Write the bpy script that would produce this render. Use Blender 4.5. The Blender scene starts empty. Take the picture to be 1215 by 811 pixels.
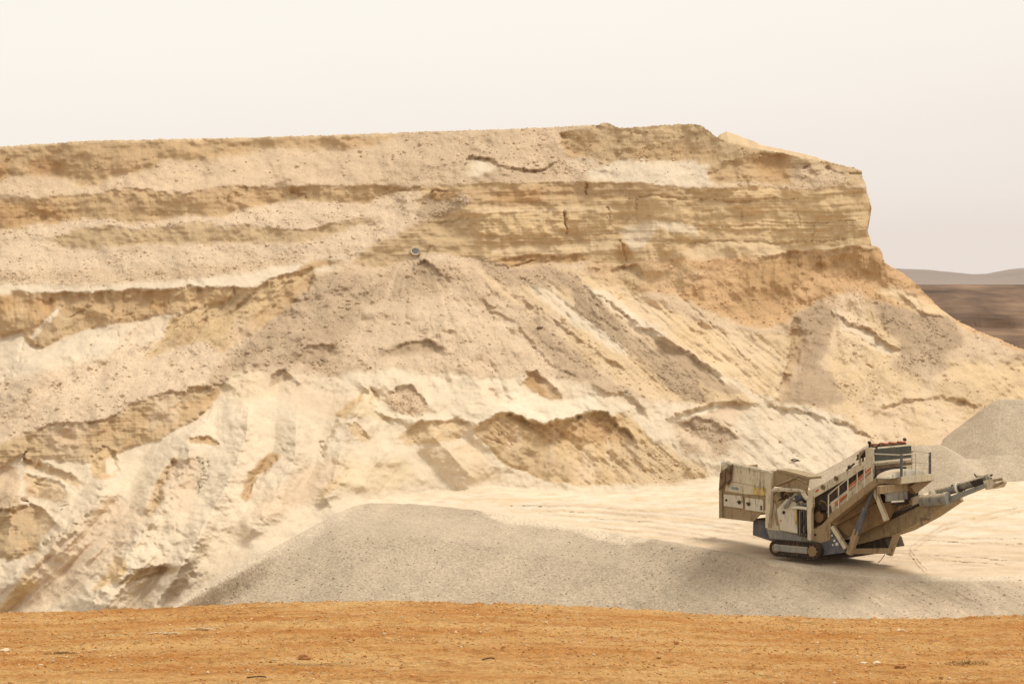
import bpy, bmesh, math, random
import numpy as np
from mathutils import Vector, Matrix
random.seed(7)
scene = bpy.context.scene
COL = scene.collection
R = math.radians

# ------------------------------------------------------------------ camera frame (metres)
F = 2858.0          # focal length in units of the 1215 wide frame
CX, HY = 607.5, 337.0
CAMZ = 14.0         # camera height above the quarry floor

def world_pt(px, py, Y):
    return np.stack([(px - CX) / F * Y, Y, CAMZ + (HY - py) / F * Y], -1)

def link(o, parent=None):
    COL.objects.link(o)
    if parent is not None:
        o.parent = parent
    return o

def tag(o, label=None, cat=None, group=None, kind=None):
    if label: o['label'] = label
    if cat: o['category'] = cat
    if group: o['group'] = group
    if kind: o['kind'] = kind
    return o

def lin(c):
    c = np.asarray(c, float) / 255.0
    return np.where(c <= 0.04045, c / 12.92, ((c + 0.055) / 1.055) ** 2.4)

# ------------------------------------------------------------------ noise
_rng = np.random.RandomState(11)
_perm = _rng.permutation(1024)
_perm = np.concatenate([_perm, _perm])
_ga = _rng.rand(1024) * 2 * np.pi
_gx, _gy = np.cos(_ga).astype(np.float32), np.sin(_ga).astype(np.float32)

def perlin(x, y, seed=0):
    x = np.asarray(x, np.float32) + seed * 17.31
    y = np.asarray(y, np.float32) + seed * 9.77
    xi = np.floor(x).astype(np.int32); yi = np.floor(y).astype(np.int32)
    xf = x - xi; yf = y - yi
    u = xf * xf * xf * (xf * (xf * 6 - 15) + 10)
    v = yf * yf * yf * (yf * (yf * 6 - 15) + 10)
    def g(ix, iy, fx, fy):
        h = _perm[(_perm[(ix + seed * 13) & 1023] + iy) & 1023]
        return _gx[h] * fx + _gy[h] * fy
    n00 = g(xi, yi, xf, yf); n10 = g(xi + 1, yi, xf - 1, yf)
    n01 = g(xi, yi + 1, xf, yf - 1); n11 = g(xi + 1, yi + 1, xf - 1, yf - 1)
    return 1.5 * ((n00 * (1 - u) + n10 * u) * (1 - v) + (n01 * (1 - u) + n11 * u) * v)

def fbm(x, y, oct=4, seed=0, gain=0.5, ridged=False):
    s = 0; a = 1; n = 0
    for i in range(oct):
        p = perlin(x * 2 ** i, y * 2 ** i, seed + i)
        if ridged: p = 1 - 2 * np.abs(p)
        s = s + a * p; n += a; a *= gain
    return s / n

def sstep(e0, e1, x):
    t = np.clip((x - e0) / (e1 - e0), 0, 1)
    return t * t * (3 - 2 * t)

# ------------------------------------------------------------------ the survey grid of the pit wall
X0, X1, Y0, Y1 = -180, 1396, 96, 800
gx = np.arange(X0, X1, dtype=np.float32); gy = np.arange(Y0, Y1, dtype=np.float32)
GX, GY = np.meshgrid(gx, gy)
H, W = GX.shape
wx = 7 * fbm(GX / 34, GY / 34, 3, 1) + 3.5 * fbm(GX / 7, GY / 6, 3, 5)
wy = 5 * fbm(GX / 34, GY / 34, 3, 9) + 2.8 * fbm(GX / 7, GY / 6, 3, 13)
WX, WY = GX + wx, GY + wy

def poly(pts, w=2.0, warp=1.0):
    """soft mask of a closed outline"""
    pts = np.array(pts, float)
    m = 14 + w
    i0 = int(max(0, pts[:, 1].min() - m - Y0)); i1 = int(min(H, pts[:, 1].max() + m - Y0))
    j0 = int(max(0, pts[:, 0].min() - m - X0)); j1 = int(min(W, pts[:, 0].max() + m - X0))
    sl = (slice(i0, i1), slice(j0, j1))
    x = GX[sl] + warp * wx[sl]; y = GY[sl] + warp * wy[sl]
    d = np.full(x.shape, 1e9, np.float32); ins = np.zeros(x.shape, bool)
    n = len(pts)
    for k in range(n):
        ax, ay = pts[k]; bx, by = pts[(k + 1) % n]
        ex, ey = bx - ax, by - ay
        t = np.clip(((x - ax) * ex + (y - ay) * ey) / (ex * ex + ey * ey + 1e-9), 0, 1)
        d = np.minimum(d, np.hypot(x - ax - t * ex, y - ay - t * ey))
        c = ((ay > y) != (by > y)) & (x < (bx - ax) * (y - ay) / ((by - ay) if by != ay else 1e-9) + ax)
        ins ^= c
    sd = np.where(ins, d, -d)
    M = np.zeros((H, W), np.float32)
    M[sl] = sstep(-w, w, sd)
    return M

def line(pts, w=1.5, warp=0.5, taper=True):
    """gaussian mask along an open polyline, thinning to its ends"""
    pts = np.array(pts, float)
    m = 14 + 3 * w
    i0 = int(max(0, pts[:, 1].min() - m - Y0)); i1 = int(min(H, pts[:, 1].max() + m - Y0))
    j0 = int(max(0, pts[:, 0].min() - m - X0)); j1 = int(min(W, pts[:, 0].max() + m - X0))
    sl = (slice(i0, i1), slice(j0, j1))
    x = GX[sl] + warp * wx[sl]; y = GY[sl] + warp * wy[sl]
    seg = np.hypot(*np.diff(pts, axis=0).T); tot = seg.sum()
    d = np.full(x.shape, 1e9, np.float32); par = np.zeros(x.shape, np.float32); acc = 0
    for k in range(len(pts) - 1):
        ax, ay = pts[k]; bx, by = pts[k + 1]
        ex, ey = bx - ax, by - ay
        t = np.clip(((x - ax) * ex + (y - ay) * ey) / (ex * ex + ey * ey + 1e-9), 0, 1)
        dd = np.hypot(x - ax - t * ex, y - ay - t * ey)
        par = np.where(dd < d, (acc + t * seg[k]) / tot, par); d = np.minimum(d, dd)
        acc += seg[k]
    ww = w * (np.sqrt(np.clip(4 * par * (1 - par), 0.05, 1)) if taper else 1.0)
    M = np.zeros((H, W), np.float32)
    M[sl] = np.exp(-(d / ww) ** 2)
    return M

def curve(pts, x):
    p = np.array(pts, float)
    return np.interp(x, p[:, 0], p[:, 1])

def band(up, lo, w=1.6, warp=1.0, x0=None, x1=None, xw=12):
    x = GX + warp * wx; y = GY + warp * wy
    M = sstep(-w, w, y - curve(up, x)) * sstep(-w, w, curve(lo, x) - y)
    if x0 is not None: M = M * sstep(x0 - xw, x0 + xw, x)
    if x1 is not None: M = M * sstep(x1 + xw, x1 - xw, x)
    return M.astype(np.float32)

SL = np.full((H, W), 33.0, np.float32)   # slope, degrees
AZ = np.zeros((H, W), np.float32)        # facing, degrees (+ right)
CO = np.zeros((H, W, 3), np.float32)     # base colour, linear
RUB = np.full((H, W), 0.45, np.float32)  # how stony
FLU = np.zeros((H, W), np.float32)       # vertical fluting of steep faces
STR = np.zeros((H, W), np.float32)       # bedding of steep faces
RLL = np.zeros((H, W), np.float32)       # rills running down to the left
RLR = np.zeros((H, W), np.float32)       # rills running down to the right
DEP = np.zeros((H, W), np.float32)       # extra relief along the view, metres (+ = deeper)

C = dict(BR=(211, 179, 138), BR2=(204, 167, 123), OR=(222, 183, 138), OL=(211, 183, 144), OL2=(222, 192, 149),
         CR=(236, 217, 189), CR2=(234, 213, 178), WH=(244, 228, 201), PK=(225, 198, 165), PK2=(232, 207, 176),
         GY=(209, 183, 152), GY2=(199, 173, 143), GYD=(190, 165, 135), TN=(227, 199, 160), YL=(236, 207, 166),
         FL=(238, 221, 196), GV=(199, 181, 156))
C = {k: lin(v) for k, v in C.items()}
CO[:] = C['PK']

def paint(M, a=None, ph=None, col=None, rub=None, flu=None, st=None, rl=None, rr=None, k=1.0):
    global SL, AZ, CO, RUB, FLU, STR, RLL, RLR
    M = M * k
    if a is not None: SL += (a - SL) * M
    if ph is not None: AZ += (ph - AZ) * M
    if col is not None: CO += (C[col] - CO) * M[..., None]
    if rub is not None: RUB += (rub - RUB) * M
    if flu is not None: FLU += (flu - FLU) * M
    if st is not None: STR += (st - STR) * M
    if rl is not None: RLL += (rl - RLL) * M
    if rr is not None: RLR += (rr - RLR) * M

def P(pts, w=2.0, warp=1.0, **k): paint(poly(pts, w, warp), **k)

RIM = [(-180, 186), (0, 174), (60, 170), (100, 167), (200, 165), (300, 163), (400, 160), (480, 157), (540, 155), (600, 153),
       (650, 151), (700, 148.5), (710, 148), (716, 145.5), (724, 147), (735, 152), (760, 150.5), (800, 147.5), (825, 147),
       (834, 150), (846, 159), (856, 166), (870, 170), (900, 177), (935, 183), (950, 187), (985, 193), (1012, 199), (1021, 202), (1024, 212),
       (1028, 226), (1031, 240), (1032, 262), (1033, 288), (1038, 292), (1046, 299), (1049, 311), (1058, 317),
       (1072, 324), (1085, 335), (1100, 350), (1112, 363), (1125, 373), (1145, 385), (1160, 392), (1190, 404),
       (1215, 415), (1300, 455), (1396, 492)]
BIG = [(-180, 900), (1396, 900)]; TOP = [(-180, 0), (1396, 0)]

RIM2 = RIM[:[p[0] for p in RIM].index(1012)] + [(1012, 199), (1022, 202.5), (1023, 210), (1027, 218), (1027.5, 226), (1032, 236), (1033.5, 247), (1032, 256),
        (1029, 266), (1029.5, 275), (1033, 284), (1033.5, 291), (1040, 292), (1047, 298.5), (1049.5, 311)] + RIM[[p[0] for p in RIM].index(1058):]
# ---- broad zones -------------------------------------------------------------
# left benches
L1 = [(-180, 225), (0, 215), (13, 208), (43, 208), (75, 211), (96, 219), (120, 215), (150, 206), (182, 200), (197, 190),
      (225, 189), (260, 190), (272, 187), (304, 178), (343, 175), (394, 176), (422, 176), (443, 171), (471, 167), (497, 166), (560, 158)]
L2u = [(-180, 240), (0, 236), (43, 236), (86, 232), (128, 228), (160, 226), (193, 226), (225, 228), (260, 223), (293, 220),
       (347, 223), (390, 222), (422, 221), (454, 221), (500, 220), (560, 222)]
L2l = [(-180, 292), (0, 273), (32, 268), (64, 263), (96, 259), (128, 260), (160, 262), (203, 260), (235, 256), (261, 257),
       (290, 249), (315, 243), (347, 236), (373, 238), (407, 240), (437, 239), (454, 234), (475, 228), (500, 226), (560, 225)]
L3u = [(-180, 300), (55, 283), (100, 272), (128, 268), (170, 270), (214, 267), (240, 263), (262, 267), (300, 268), (350, 272), (380, 270), (400, 265), (440, 257), (470, 250)]
L3l = [(-180, 302), (55, 287), (95, 296), (120, 293), (150, 295), (180, 292), (230, 290), (250, 287), (262, 284), (275, 290), (300, 290), (345, 288), (380, 283), (410, 272), (450, 262), (470, 255)]
L4u = [(-180, 352), (0, 348), (25, 345), (62, 349), (123, 346), (173, 344), (222, 342), (259, 341), (300, 340), (330, 331), (350, 322), (368, 311), (389, 308), (418, 310)]
L4l = [(-180, 440), (0, 400), (25, 394), (37, 408), (52, 412), (74, 399), (111, 389), (136, 384), (173, 376), (210, 371), (247, 366), (300, 352), (340, 338), (370, 322), (390, 314), (418, 313)]
L5u = [(-180, 570), (0, 526), (63, 503), (126, 496), (150, 484), (176, 471), (231, 461), (264, 454), (290, 448)]
L5l = [(-180, 640), (0, 556), (25, 540), (54, 545), (105, 547), (138, 538), (189, 519), (231, 496), (262, 473), (290, 455)]

paint(band(BIG, BIG) * 0 + 1, col='PK', rub=.5)
# rubble talus at top
paint(band(L2l, L4u, 3), col='PK2', rub=.75)
paint(band([(-180, 310), (0, 322), (200, 318), (300, 308), (400, 300)], [(-180, 340), (0, 336), (300, 334), (400, 312)], 6, x1=360), col='PK', rub=1)
paint(band([(-180, 345), (0, 338), (100, 340), (200, 333), (300, 322), (400, 306), (440, 296)], [(-180, 356), (0, 351), (300, 342), (420, 312)], 4, x1=400), col='CR', rub=.25, a=28)
paint(band(L4l, L5u, 3, x1=300), col='PK2', a=34, ph=-14, rub=.7, rl=1)
paint(band(L4l, [(-180, 470), (0, 452), (60, 440), (120, 425), (200, 398), (260, 375)], 7, x1=215), col='CR', a=34, ph=-14, rub=.1, rl=.8)
paint(band(L5l, BIG, 3, x1=470), col='CR', a=36, ph=-22, rub=.15, rl=.85)
# bands
paint(band(TOP, L1, 4, 1.5, x1=530), a=60, col='BR', rub=.35, flu=.5, st=.3)
paint(poly([(30, 195), (50, 188), (76, 192), (74, 208), (45, 209)], 6), a=68, col='BR2')
paint(poly([(-20, 198), (10, 190), (12, 206), (0, 214), (-20, 216)], 5), a=68, col='BR2')
paint(band([(-180, 171), (600, 140)], [(-180, 190), (0, 178), (100, 170), (200, 168), (480, 161)], 1.5, x1=500), col='TN', a=50)
paint(band(L2u, L2l, 3.2, 1.3, x1=515), a=62, col='BR', rub=.35, flu=.6, st=.4)
paint(poly([(-180, 245), (0, 240), (60, 243), (90, 252), (60, 262), (0, 270), (-180, 286)], 6), col='BR2')
paint(band(L3u, L3l, 4.0, 1.3, x0=55, x1=445, xw=20), a=58, col='OL', rub=.35, flu=.4, st=.3)
paint(band([(150, 262), (230, 282), (430, 245)], [(200, 268), (260, 283), (480, 250)], 4) * 0, col='OL')
paint(band(L4u, L4l, 2.4, 1.0, x1=400), a=66, col='BR', rub=.15, flu=1.0, st=.2)
paint(poly([(-60, 352), (20, 350), (22, 362), (0, 372), (-60, 388)], 4), col='BR2', a=70)
paint(poly([(33, 352), (68, 354), (66, 370), (48, 385), (34, 380)], 3), col='BR2', a=72)
paint(poly([(172, 348), (195, 346), (205, 352), (200, 365), (180, 372)], 3), col='BR2', a=72)
# wedge of sand over the band, its lit crest put into the colour
P([(0, 385), (20, 372), (34, 362), (30, 352), (52, 372), (72, 360), (75, 364), (48, 388), (30, 410), (44, 386), (25, 394), (0, 400)], 2, a=45, col='BR', k=.4)
P([(70, 368), (40, 405), (52, 412), (74, 399), (95, 384), (75, 372)], 3, col='OL', a=60, ph=25)
P([(74, 362), (62, 372), (45, 388), (36, 400), (40, 402), (52, 388), (68, 374)], 1.2, .4, col='CR', a=30)
# mixed gullied ground right of the band
P([(205, 375), (247, 364), (300, 346), (340, 334), (372, 318), (372, 335), (340, 360), (310, 382), (290, 402), (265, 418), (255, 412), (240, 404), (215, 410), (190, 420), (170, 428), (185, 412)], 4,
  a=46, ph=-26, col='OL2', rub=.6, rl=1.5)
P([(250, 372), (243, 392), (215, 410), (190, 418), (175, 427), (200, 406), (225, 392)], 2.5, col='BR', a=60, ph=-35)
P([(374, 322), (369, 340), (352, 358), (325, 378), (300, 395), (270, 417), (257, 414), (275, 398), (300, 374), (330, 350), (350, 334)], 2.2, a=66, ph=-28, col='BR', rub=.2)
P([(300, 340), (330, 338), (300, 356), (262, 375), (240, 378), (268, 358)], 3, a=55, ph=-25, col='OL')
paint(band(L5u, L5l, 2.4, 1.0, x1=262), a=62, ph=6, col='OL', rub=.25, flu=.7, st=.6)
P([(60, 512), (126, 502), (180, 485), (200, 490), (160, 512), (110, 530), (70, 528)], 5, col='BR', a=66)
P([(215, 475), (262, 462), (256, 476), (230, 496), (205, 508), (150, 530), (140, 526), (185, 505)], 3, col='BR', a=66)

# ---- upper middle and right --------------------------------------------------
paint(band([(440, 140), (1100, 140)], [(480, 222), (560, 220), (700, 214), (780, 222), (1040, 222)], 3, x0=470), col='PK', rub=.85, a=36)
P([(559, 191), (566, 188), (580, 193), (589, 203), (577, 210), (556, 208)], 4, col='CR', rub=.1, a=40)
P([(590, 200), (640, 206), (650, 212), (620, 216), (560, 217), (560, 210)], 3, col='GY', rub=.5, a=45)
# brown upper crest on the right
P([(660, 161), (668, 155), (694, 152), (714, 147), (735, 140), (830, 130), (860, 150), (905, 165), (960, 178), (1021, 190), (1024, 215), (1000, 222), (945, 218),
   (916, 219), (888, 217), (846, 215), (838, 208), (826, 192), (776, 190), (737, 190), (720, 194), (700, 188), (679, 188), (667, 177)], 2.5, 1.3, a=56, col='OL', rub=.6, flu=.5, st=.3)
P([(662, 160), (680, 154), (705, 158), (712, 170), (694, 186), (679, 188), (667, 176)], 3, col='BR', a=60)
P([(740, 176), (790, 170), (850, 176), (850, 188), (800, 188), (750, 188)], 5, col='BR', a=62)
P([(836, 208), (860, 194), (902, 184), (936, 186), (942, 200), (938, 214), (916, 219), (880, 217), (846, 215)], 3, col='BR', a=62, rub=.4)
P([(896, 186), (932, 188), (934, 212), (900, 206)], 6, col='BR2', a=66)
P([(945, 196), (985, 198), (1010, 206), (1000, 218), (960, 222), (940, 216)], 5, col='PK', a=42, rub=.9)
P([(700, 186), (712, 200), (702, 208), (680, 206), (668, 190)], 3, col='PK2', rub=.8, a=38)
P([(722, 194), (737, 190), (776, 191), (826, 192), (843, 196), (840, 206), (846, 220), (830, 224), (780, 220), (738, 216), (704, 213), (694, 206)], 3, a=36, col='CR', rub=.45)
# bedded cliff
S1 = [(440, 232), (500, 224), (530, 221), (560, 217), (620, 216), (690, 214), (740, 216), (780, 221), (830, 225), (900, 221), (960, 224), (1040, 222)]
S2 = [(440, 300), (500, 296), (560, 306), (600, 316), (640, 308), (700, 312), (740, 312), (780, 308), (840, 306), (910, 304), (960, 300), (1000, 299), (1017, 293), (1060, 292)]
paint(band(S1, S2, 2, 1.0, x0=500, xw=10), a=70, ph=4, col='OL2', rub=.12, flu=.7, st=1.0)
P([(545, 221), (700, 217), (740, 220), (800, 228), (900, 232), (900, 238), (826, 235), (748, 234), (700, 240), (640, 243), (600, 246), (560, 240)], 3, col='BR', a=74)
P([(600, 222), (640, 224), (642, 238), (615, 242), (585, 238)], 4, col='BR2', a=76)
P([(512, 228), (520, 226), (552, 228), (560, 240), (545, 250), (520, 262), (495, 262), (490, 256)], 3, col='GY', rub=1.2, a=45, st=.1)
P([(512, 227), (540, 225), (545, 232), (530, 236), (512, 238)], 2, col='BR2', a=75)
P([(570, 246), (640, 248), (720, 244), (725, 249), (640, 254), (560, 252)], 2.5, col='TN', a=42, st=.2)
P([(500, 268), (560, 262), (720, 266), (724, 280), (600, 286), (500, 284)], 6, col='OL2', a=74)
P([(560, 276), (640, 280), (730, 274), (730, 282), (640, 290), (570, 292)], 3, col='BR', a=76, k=.8)
P([(590, 292), (680, 288), (730, 284), (735, 296), (690, 304), (620, 304), (580, 300)], 3, col='TN', a=48, rub=.2)
P([(590, 306), (630, 303), (700, 303), (700, 310), (640, 312), (606, 317), (590, 314)], 2.5, col='BR2', a=76)
P([(738, 268), (800, 262), (820, 268), (830, 280), (810, 276), (780, 270), (770, 290), (745, 300), (740, 285)], 3, col='CR', a=42, k=.75)
P([(733, 284), (746, 290), (752, 306), (742, 312), (732, 308)], 2.5, col='BR2', a=76)
P([(840, 284), (900, 288), (960, 292), (1010, 290), (1030, 286), (1030, 292), (960, 299), (900, 303), (840, 306), (790, 308)], 3, col='TN', a=50, st=.3)
P([(512, 258), (560, 255), (560, 300), (500, 300), (470, 318), (418, 312), (445, 292), (480, 272)], 5, 1.5, a=64, col='OL', rub=.2, flu=.3, st=.6)
# orange fluted apron under the bedded cliff
S3 = [(690, 330), (720, 338), (760, 346), (800, 350), (850, 372), (900, 392), (940, 380), (970, 356), (1010, 350), (1050, 360), (1080, 372), (1120, 376), (1160, 395), (1240, 430)]
paint(band(S2, S3, 4, 1.5, x0=700), a=50, col='OR', rub=.6, flu=.6, rr=.3)
P([(900, 305), (960, 302), (1015, 298), (1046, 298), (1052, 325), (1040, 330), (1010, 325), (985, 318), (960, 330), (930, 345), (900, 345), (870, 330)], 5, a=62, col='BR2', flu=1.4, rub=.4, st=.1)
P([(870, 345), (930, 335), (945, 350), (935, 370), (900, 378), (860, 365)], 9, a=58, col='BR2', k=.8)
P([(1015, 296), (1040, 294), (1050, 312), (1030, 330), (1015, 318)], 3, a=66, col='BR2')
P([(726, 322), (735, 315), (756, 316), (764, 330), (752, 345), (742, 338), (728, 344)], 2.5, a=62, col='BR', ph=-30)
P([(700, 312), (780, 312), (850, 320), (800, 348), (740, 340), (700, 330)], 8, col='TN', a=46, k=.5)
# nose: turns away to the right
paint(sstep(1004, 1032, GX) * sstep(300, 294, GY), ph=48)
paint(sstep(-30, 0, GX - np.interp(GY, [290, 320, 350, 373, 405, 455], [1040, 1062, 1100, 1125, 1192, 1300])) * sstep(300, 306, GY), ph=40)

# middle: slope right of the cone, cream to yellow
P([(640, 315), (700, 325), (760, 350), (820, 380), (900, 400), (935, 395), (935, 480), (905, 476), (840, 462), (800, 470), (720, 460), (640, 400), (560, 340), (590, 318)], 5, 1.5,
  a=36, ph=8, col='YL', rub=.4, rr=1)
P([(620, 325), (680, 340), (760, 392), (880, 466), (905, 478), (860, 490), (760, 470), (690, 430), (640, 380), (600, 345)], 5, col='TN', rub=.6)
P([(622, 332), (650, 338), (690, 372), (735, 402), (750, 425), (720, 410), (680, 384), (640, 355)], 4, col='CR', rub=.1)
P([(692, 336), (720, 345), (760, 375), (800, 404), (860, 440), (905, 472), (890, 474), (850, 448), (800, 415), (757, 392), (715, 360)], 2.5, col='CR', rub=.1, a=33)
P([(790, 400), (850, 420), (930, 420), (935, 470), (890, 462), (830, 425)], 8, col='YL', rub=.4, rr=1.4)
P([(671, 329), (690, 334), (700, 343), (715, 360), (735, 378), (757, 395), (775, 410), (800, 430), (825, 455), (837, 470), (825, 478), (812, 474), (798, 462), (772, 437), (742, 412), (710, 388), (690, 372), (678, 350)], 2.5, 1.3,
  col='GY2', rub=1, a=35)
P([(771, 397), (800, 412), (830, 430), (857, 450), (880, 467), (868, 467), (838, 458), (812, 440), (788, 418)], 1.5, .6, col='GY2', rub=.25, a=38, ph=-40)
P([(640, 376), (665, 398), (690, 425), (715, 445), (745, 460), (790, 478), (782, 488), (745, 478), (710, 462), (680, 440), (650, 415), (625, 400), (600, 372)], 4, 1.5, col='GY', rub=.9)
# central cone of grey rubble
P([(372, 330), (400, 322), (430, 325), (470, 318), (500, 308), (530, 316), (570, 332), (620, 362), (660, 400), (700, 445), (690, 456), (620, 446), (560, 446), (480, 452), (420, 452), (350, 470),
   (300, 450), (264, 458), (240, 462), (250, 444), (272, 420), (302, 398), (345, 366), (370, 345)], 5, 1.5, a=32, ph=-6, col='GY', rub=.75, rl=.25, rr=.25)
P([(372, 330), (430, 328), (420, 350), (380, 390), (330, 420), (280, 440), (262, 440), (300, 400), (345, 366)], 6, 1.5, col='GY', ph=-22, rub=.8)
P([(430, 360), (540, 345), (600, 380), (640, 420), (600, 440), (520, 436), (450, 440), (400, 430)], 12, 2, col='PK2', k=.75, rub=.5)
P([(560, 400), (620, 408), (660, 440), (600, 446), (540, 430)], 8, col='PK2', k=.8)
P([(452, 418), (468, 408), (488, 402), (505, 404), (524, 414), (508, 420), (474, 420)], 3, col='GYD', a=42, rub=.1)
P([(346, 426), (358, 414), (392, 408), (400, 412), (380, 428), (352, 434)], 3, col='GYD', a=42, rub=.15)
P([(490, 318), (505, 306), (518, 322), (530, 330), (515, 340), (500, 335)], 3, col='GYD', rub=.3, a=38)
P([(570, 306), (610, 318), (650, 316), (690, 330), (680, 345), (640, 338), (600, 340), (575, 325)], 4, col='GY', rub=1)
P([(540, 330), (610, 330), (640, 350), (680, 390), (650, 395), (600, 370), (560, 350)], 8, col='PK', k=.6)

# lower middle: collapsed cream sand
P([(262, 460), (276, 448), (298, 436), (330, 440), (380, 446), (430, 440), (480, 438), (560, 446), (640, 446), (700, 458), (760, 470), (800, 478), (860, 486), (900, 480), (1000, 490), (1060, 520),
   (1060, 600), (860, 590), (700, 588), (560, 590), (440, 598), (380, 640), (300, 700), (200, 760), (150, 760), (190, 700), (200, 600), (230, 520)], 5, 1.5, a=33, ph=0, col='CR', rub=.15, rl=.25)
P([(275, 445), (300, 434), (330, 442), (350, 456), (330, 470), (290, 475), (270, 468)], 4, col='CR2', rub=.1, a=40)
P([(322, 443), (335, 437), (350, 447), (334, 452), (318, 460)], 1.6, .5, a=62, ph=-20, col='GY2')
P([(296, 434), (313, 431), (317, 438), (300, 440)], 1.5, .5, a=60, col='GYD')
P([(344, 464), (420, 470), (440, 490), (400, 500), (350, 490)], 9, col='PK2', k=.7)
P([(360, 560), (395, 540), (413, 560), (392, 576), (372, 594), (330, 612), (300, 620), (310, 590)], 6, col='PK2', rub=.1, k=.9, ph=-25)
P([(392, 568), (414, 558), (425, 562), (410, 572), (390, 584), (374, 593), (380, 582)], 2, .6, a=55, col='TN', ph=-40)
P([(319, 537), (331, 537), (333, 543), (321, 553), (305, 563), (300, 574), (300, 590), (291, 596), (284, 588), (290, 574), (297, 560), (308, 546)], 1.8, .6, a=64, ph=42, col='BR', rub=.05)
P([(429, 459), (436, 462), (448, 486), (470, 500), (452, 500), (430, 492), (408, 498), (416, 480)], 3, a=46, ph=12, col='CR2')
P([(436, 459), (441, 460), (452, 474), (449, 476)], 1.2, .3, a=66, col='OL')
P([(398, 494), (412, 478), (428, 466), (430, 474), (418, 486), (412, 498)], 2, .8, a=55, ph=-35, col='OL2')
P([(456, 468), (472, 462), (490, 455), (502, 464), (512, 486), (492, 495), (470, 490)], 3, a=44, col='PK', rub=.9)
P([(470, 516), (495, 502), (520, 497), (545, 497), (560, 506), (545, 520), (505, 528), (482, 525)], 3, a=52, col='TN', rub=.4)
P([(411, 503), (424, 504), (441, 521), (430, 523), (415, 513)], 2, a=54, col='TN')
P([(500, 535), (560, 520), (580, 545), (600, 570), (540, 565)], 8, col='TN', k=.5, a=38)
P([(405, 545), (480, 545), (500, 570), (450, 582), (400, 585)], 9, col='CR2', k=.9, a=38)
# the big scoop
P([(562, 513), (574, 500), (590, 489), (604, 487), (624, 496), (652, 503), (674, 495), (697, 489), (710, 489), (727, 496), (742, 486), (760, 506), (790, 540), (800, 560), (760, 572), (736, 574),
   (697, 577), (666, 575), (638, 566), (604, 552), (582, 535)], 2.2, 1.0, a=52, ph=4, col='OL2', rub=.35, flu=.3, rr=.9)
P([(632, 503), (660, 505), (700, 494), (725, 503), (738, 520), (700, 526), (660, 524), (636, 516)], 4, a=58, col='BR2', k=.85)
P([(570, 512), (590, 492), (620, 500), (632, 512), (610, 524), (580, 526)], 4, a=60, col='BR')
P([(582, 530), (640, 528), (680, 545), (700, 570), (666, 573), (638, 564), (604, 550)], 5, a=56, ph=6, col='OL', rub=.15, rr=.2)
P([(740, 520), (790, 530), (830, 550), (850, 572), (800, 578), (750, 574), (720, 550)], 8, a=38, col='TN', rub=.7, rr=1.2)
P([(621, 455), (628, 442), (634, 438), (648, 450), (664, 467), (665, 474), (652, 474), (630, 465)], 2, .8, a=62, ph=-8, col='BR2', rub=.3)
P([(600, 462), (628, 466), (652, 477), (700, 470), (740, 468), (725, 486), (700, 488), (674, 494), (652, 501), (624, 494), (600, 482), (590, 475)], 4, a=27, col='WH', rub=.05)
P([(700, 462), (742, 466), (760, 480), (770, 505), (748, 498), (730, 486), (715, 480)], 4, a=36, ph=-20, col='CR')
# heaps between scoop and machine
P([(795, 495), (815, 484), (850, 478), (900, 480), (900, 510), (850, 545), (800, 520)], 5, col='PK2', rub=.5)
P([(792, 497), (812, 490), (845, 478), (868, 474), (850, 486), (820, 497), (795, 500)], 2, a=25, col='WH', rub=.05)
P([(800, 500), (820, 494), (850, 498), (880, 520), (880, 545), (860, 540), (830, 520)], 3, a=46, ph=-10, col='GY', rub=1)
P([(806, 520), (826, 526), (835, 540), (812, 538)], 3, a=45, col='GY', rub=.7)
P([(900, 470), (1000, 488), (1040, 520), (1060, 540), (960, 560), (900, 570), (860, 545), (870, 500)], 7, a=28, col='CR', rub=.4, rr=.7)
# right foot of the cliff
P([(935, 380), (950, 368), (971, 357), (990, 366), (1004, 382), (1060, 380), (1060, 430), (1215, 470), (1400, 540), (1400, 600), (1215, 580), (1060, 560), (1010, 500), (977, 482), (925, 476)], 5,
  a=35, col='TN', rub=.6)
P([(934, 384), (947, 372), (971, 357), (989, 366), (1003, 383), (982, 395), (984, 413), (975, 429), (990, 450), (1004, 476), (977, 482), (925, 476), (931, 450), (938, 426)], 3, .8, a=35, col='GY2', rub=.5)
P([(934, 384), (946, 380), (952, 400), (945, 440), (935, 470), (925, 476), (931, 450), (938, 426)], 3, .8, a=48, ph=35, col='BR', rub=.15)
P([(986, 366), (996, 370), (1020, 392), (1050, 404), (1068, 420), (1050, 420), (1020, 408), (1000, 392)], 2, .8, a=30, col='CR', rub=.2)
P([(1000, 360), (1030, 362), (1050, 385), (1066, 410), (1064, 420), (1040, 402), (1010, 380)], 4, a=44, ph=-10, col='TN')
P([(1035, 358), (1056, 362), (1098, 372), (1130, 380), (1142, 395), (1140, 408), (1122, 420), (1085, 426), (1068, 424), (1066, 407), (1046, 380)], 3, a=34, col='GY2', rub=.7)
P([(1056, 340), (1090, 348), (1128, 376), (1098, 370), (1060, 358), (1040, 345)], 4, a=46, col='YL', rub=.2, ph=22)
P([(985, 398), (1010, 394), (1050, 420), (1060, 440), (1020, 452), (990, 440), (982, 420)], 6, col='YL', a=38, rub=.5)
P([(1060, 426), (1120, 422), (1140, 430), (1100, 446), (1060, 440)], 3, a=30, col='GY', rub=1)
P([(1120, 425), (1215, 430), (1300, 470), (1300, 500), (1180, 470), (1130, 450)], 6, a=36, col='YL', rub=.3, rr=.4)
P([(1020, 490), (1050, 480), (1058, 495), (1030, 508)], 5, a=50, col='OR', k=.7)
P([(1000, 500), (1060, 470), (1140, 460), (1215, 490), (1215, 530), (1120, 530), (1060, 520)], 7, col='TN', rub=.3, k=.7)

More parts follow.
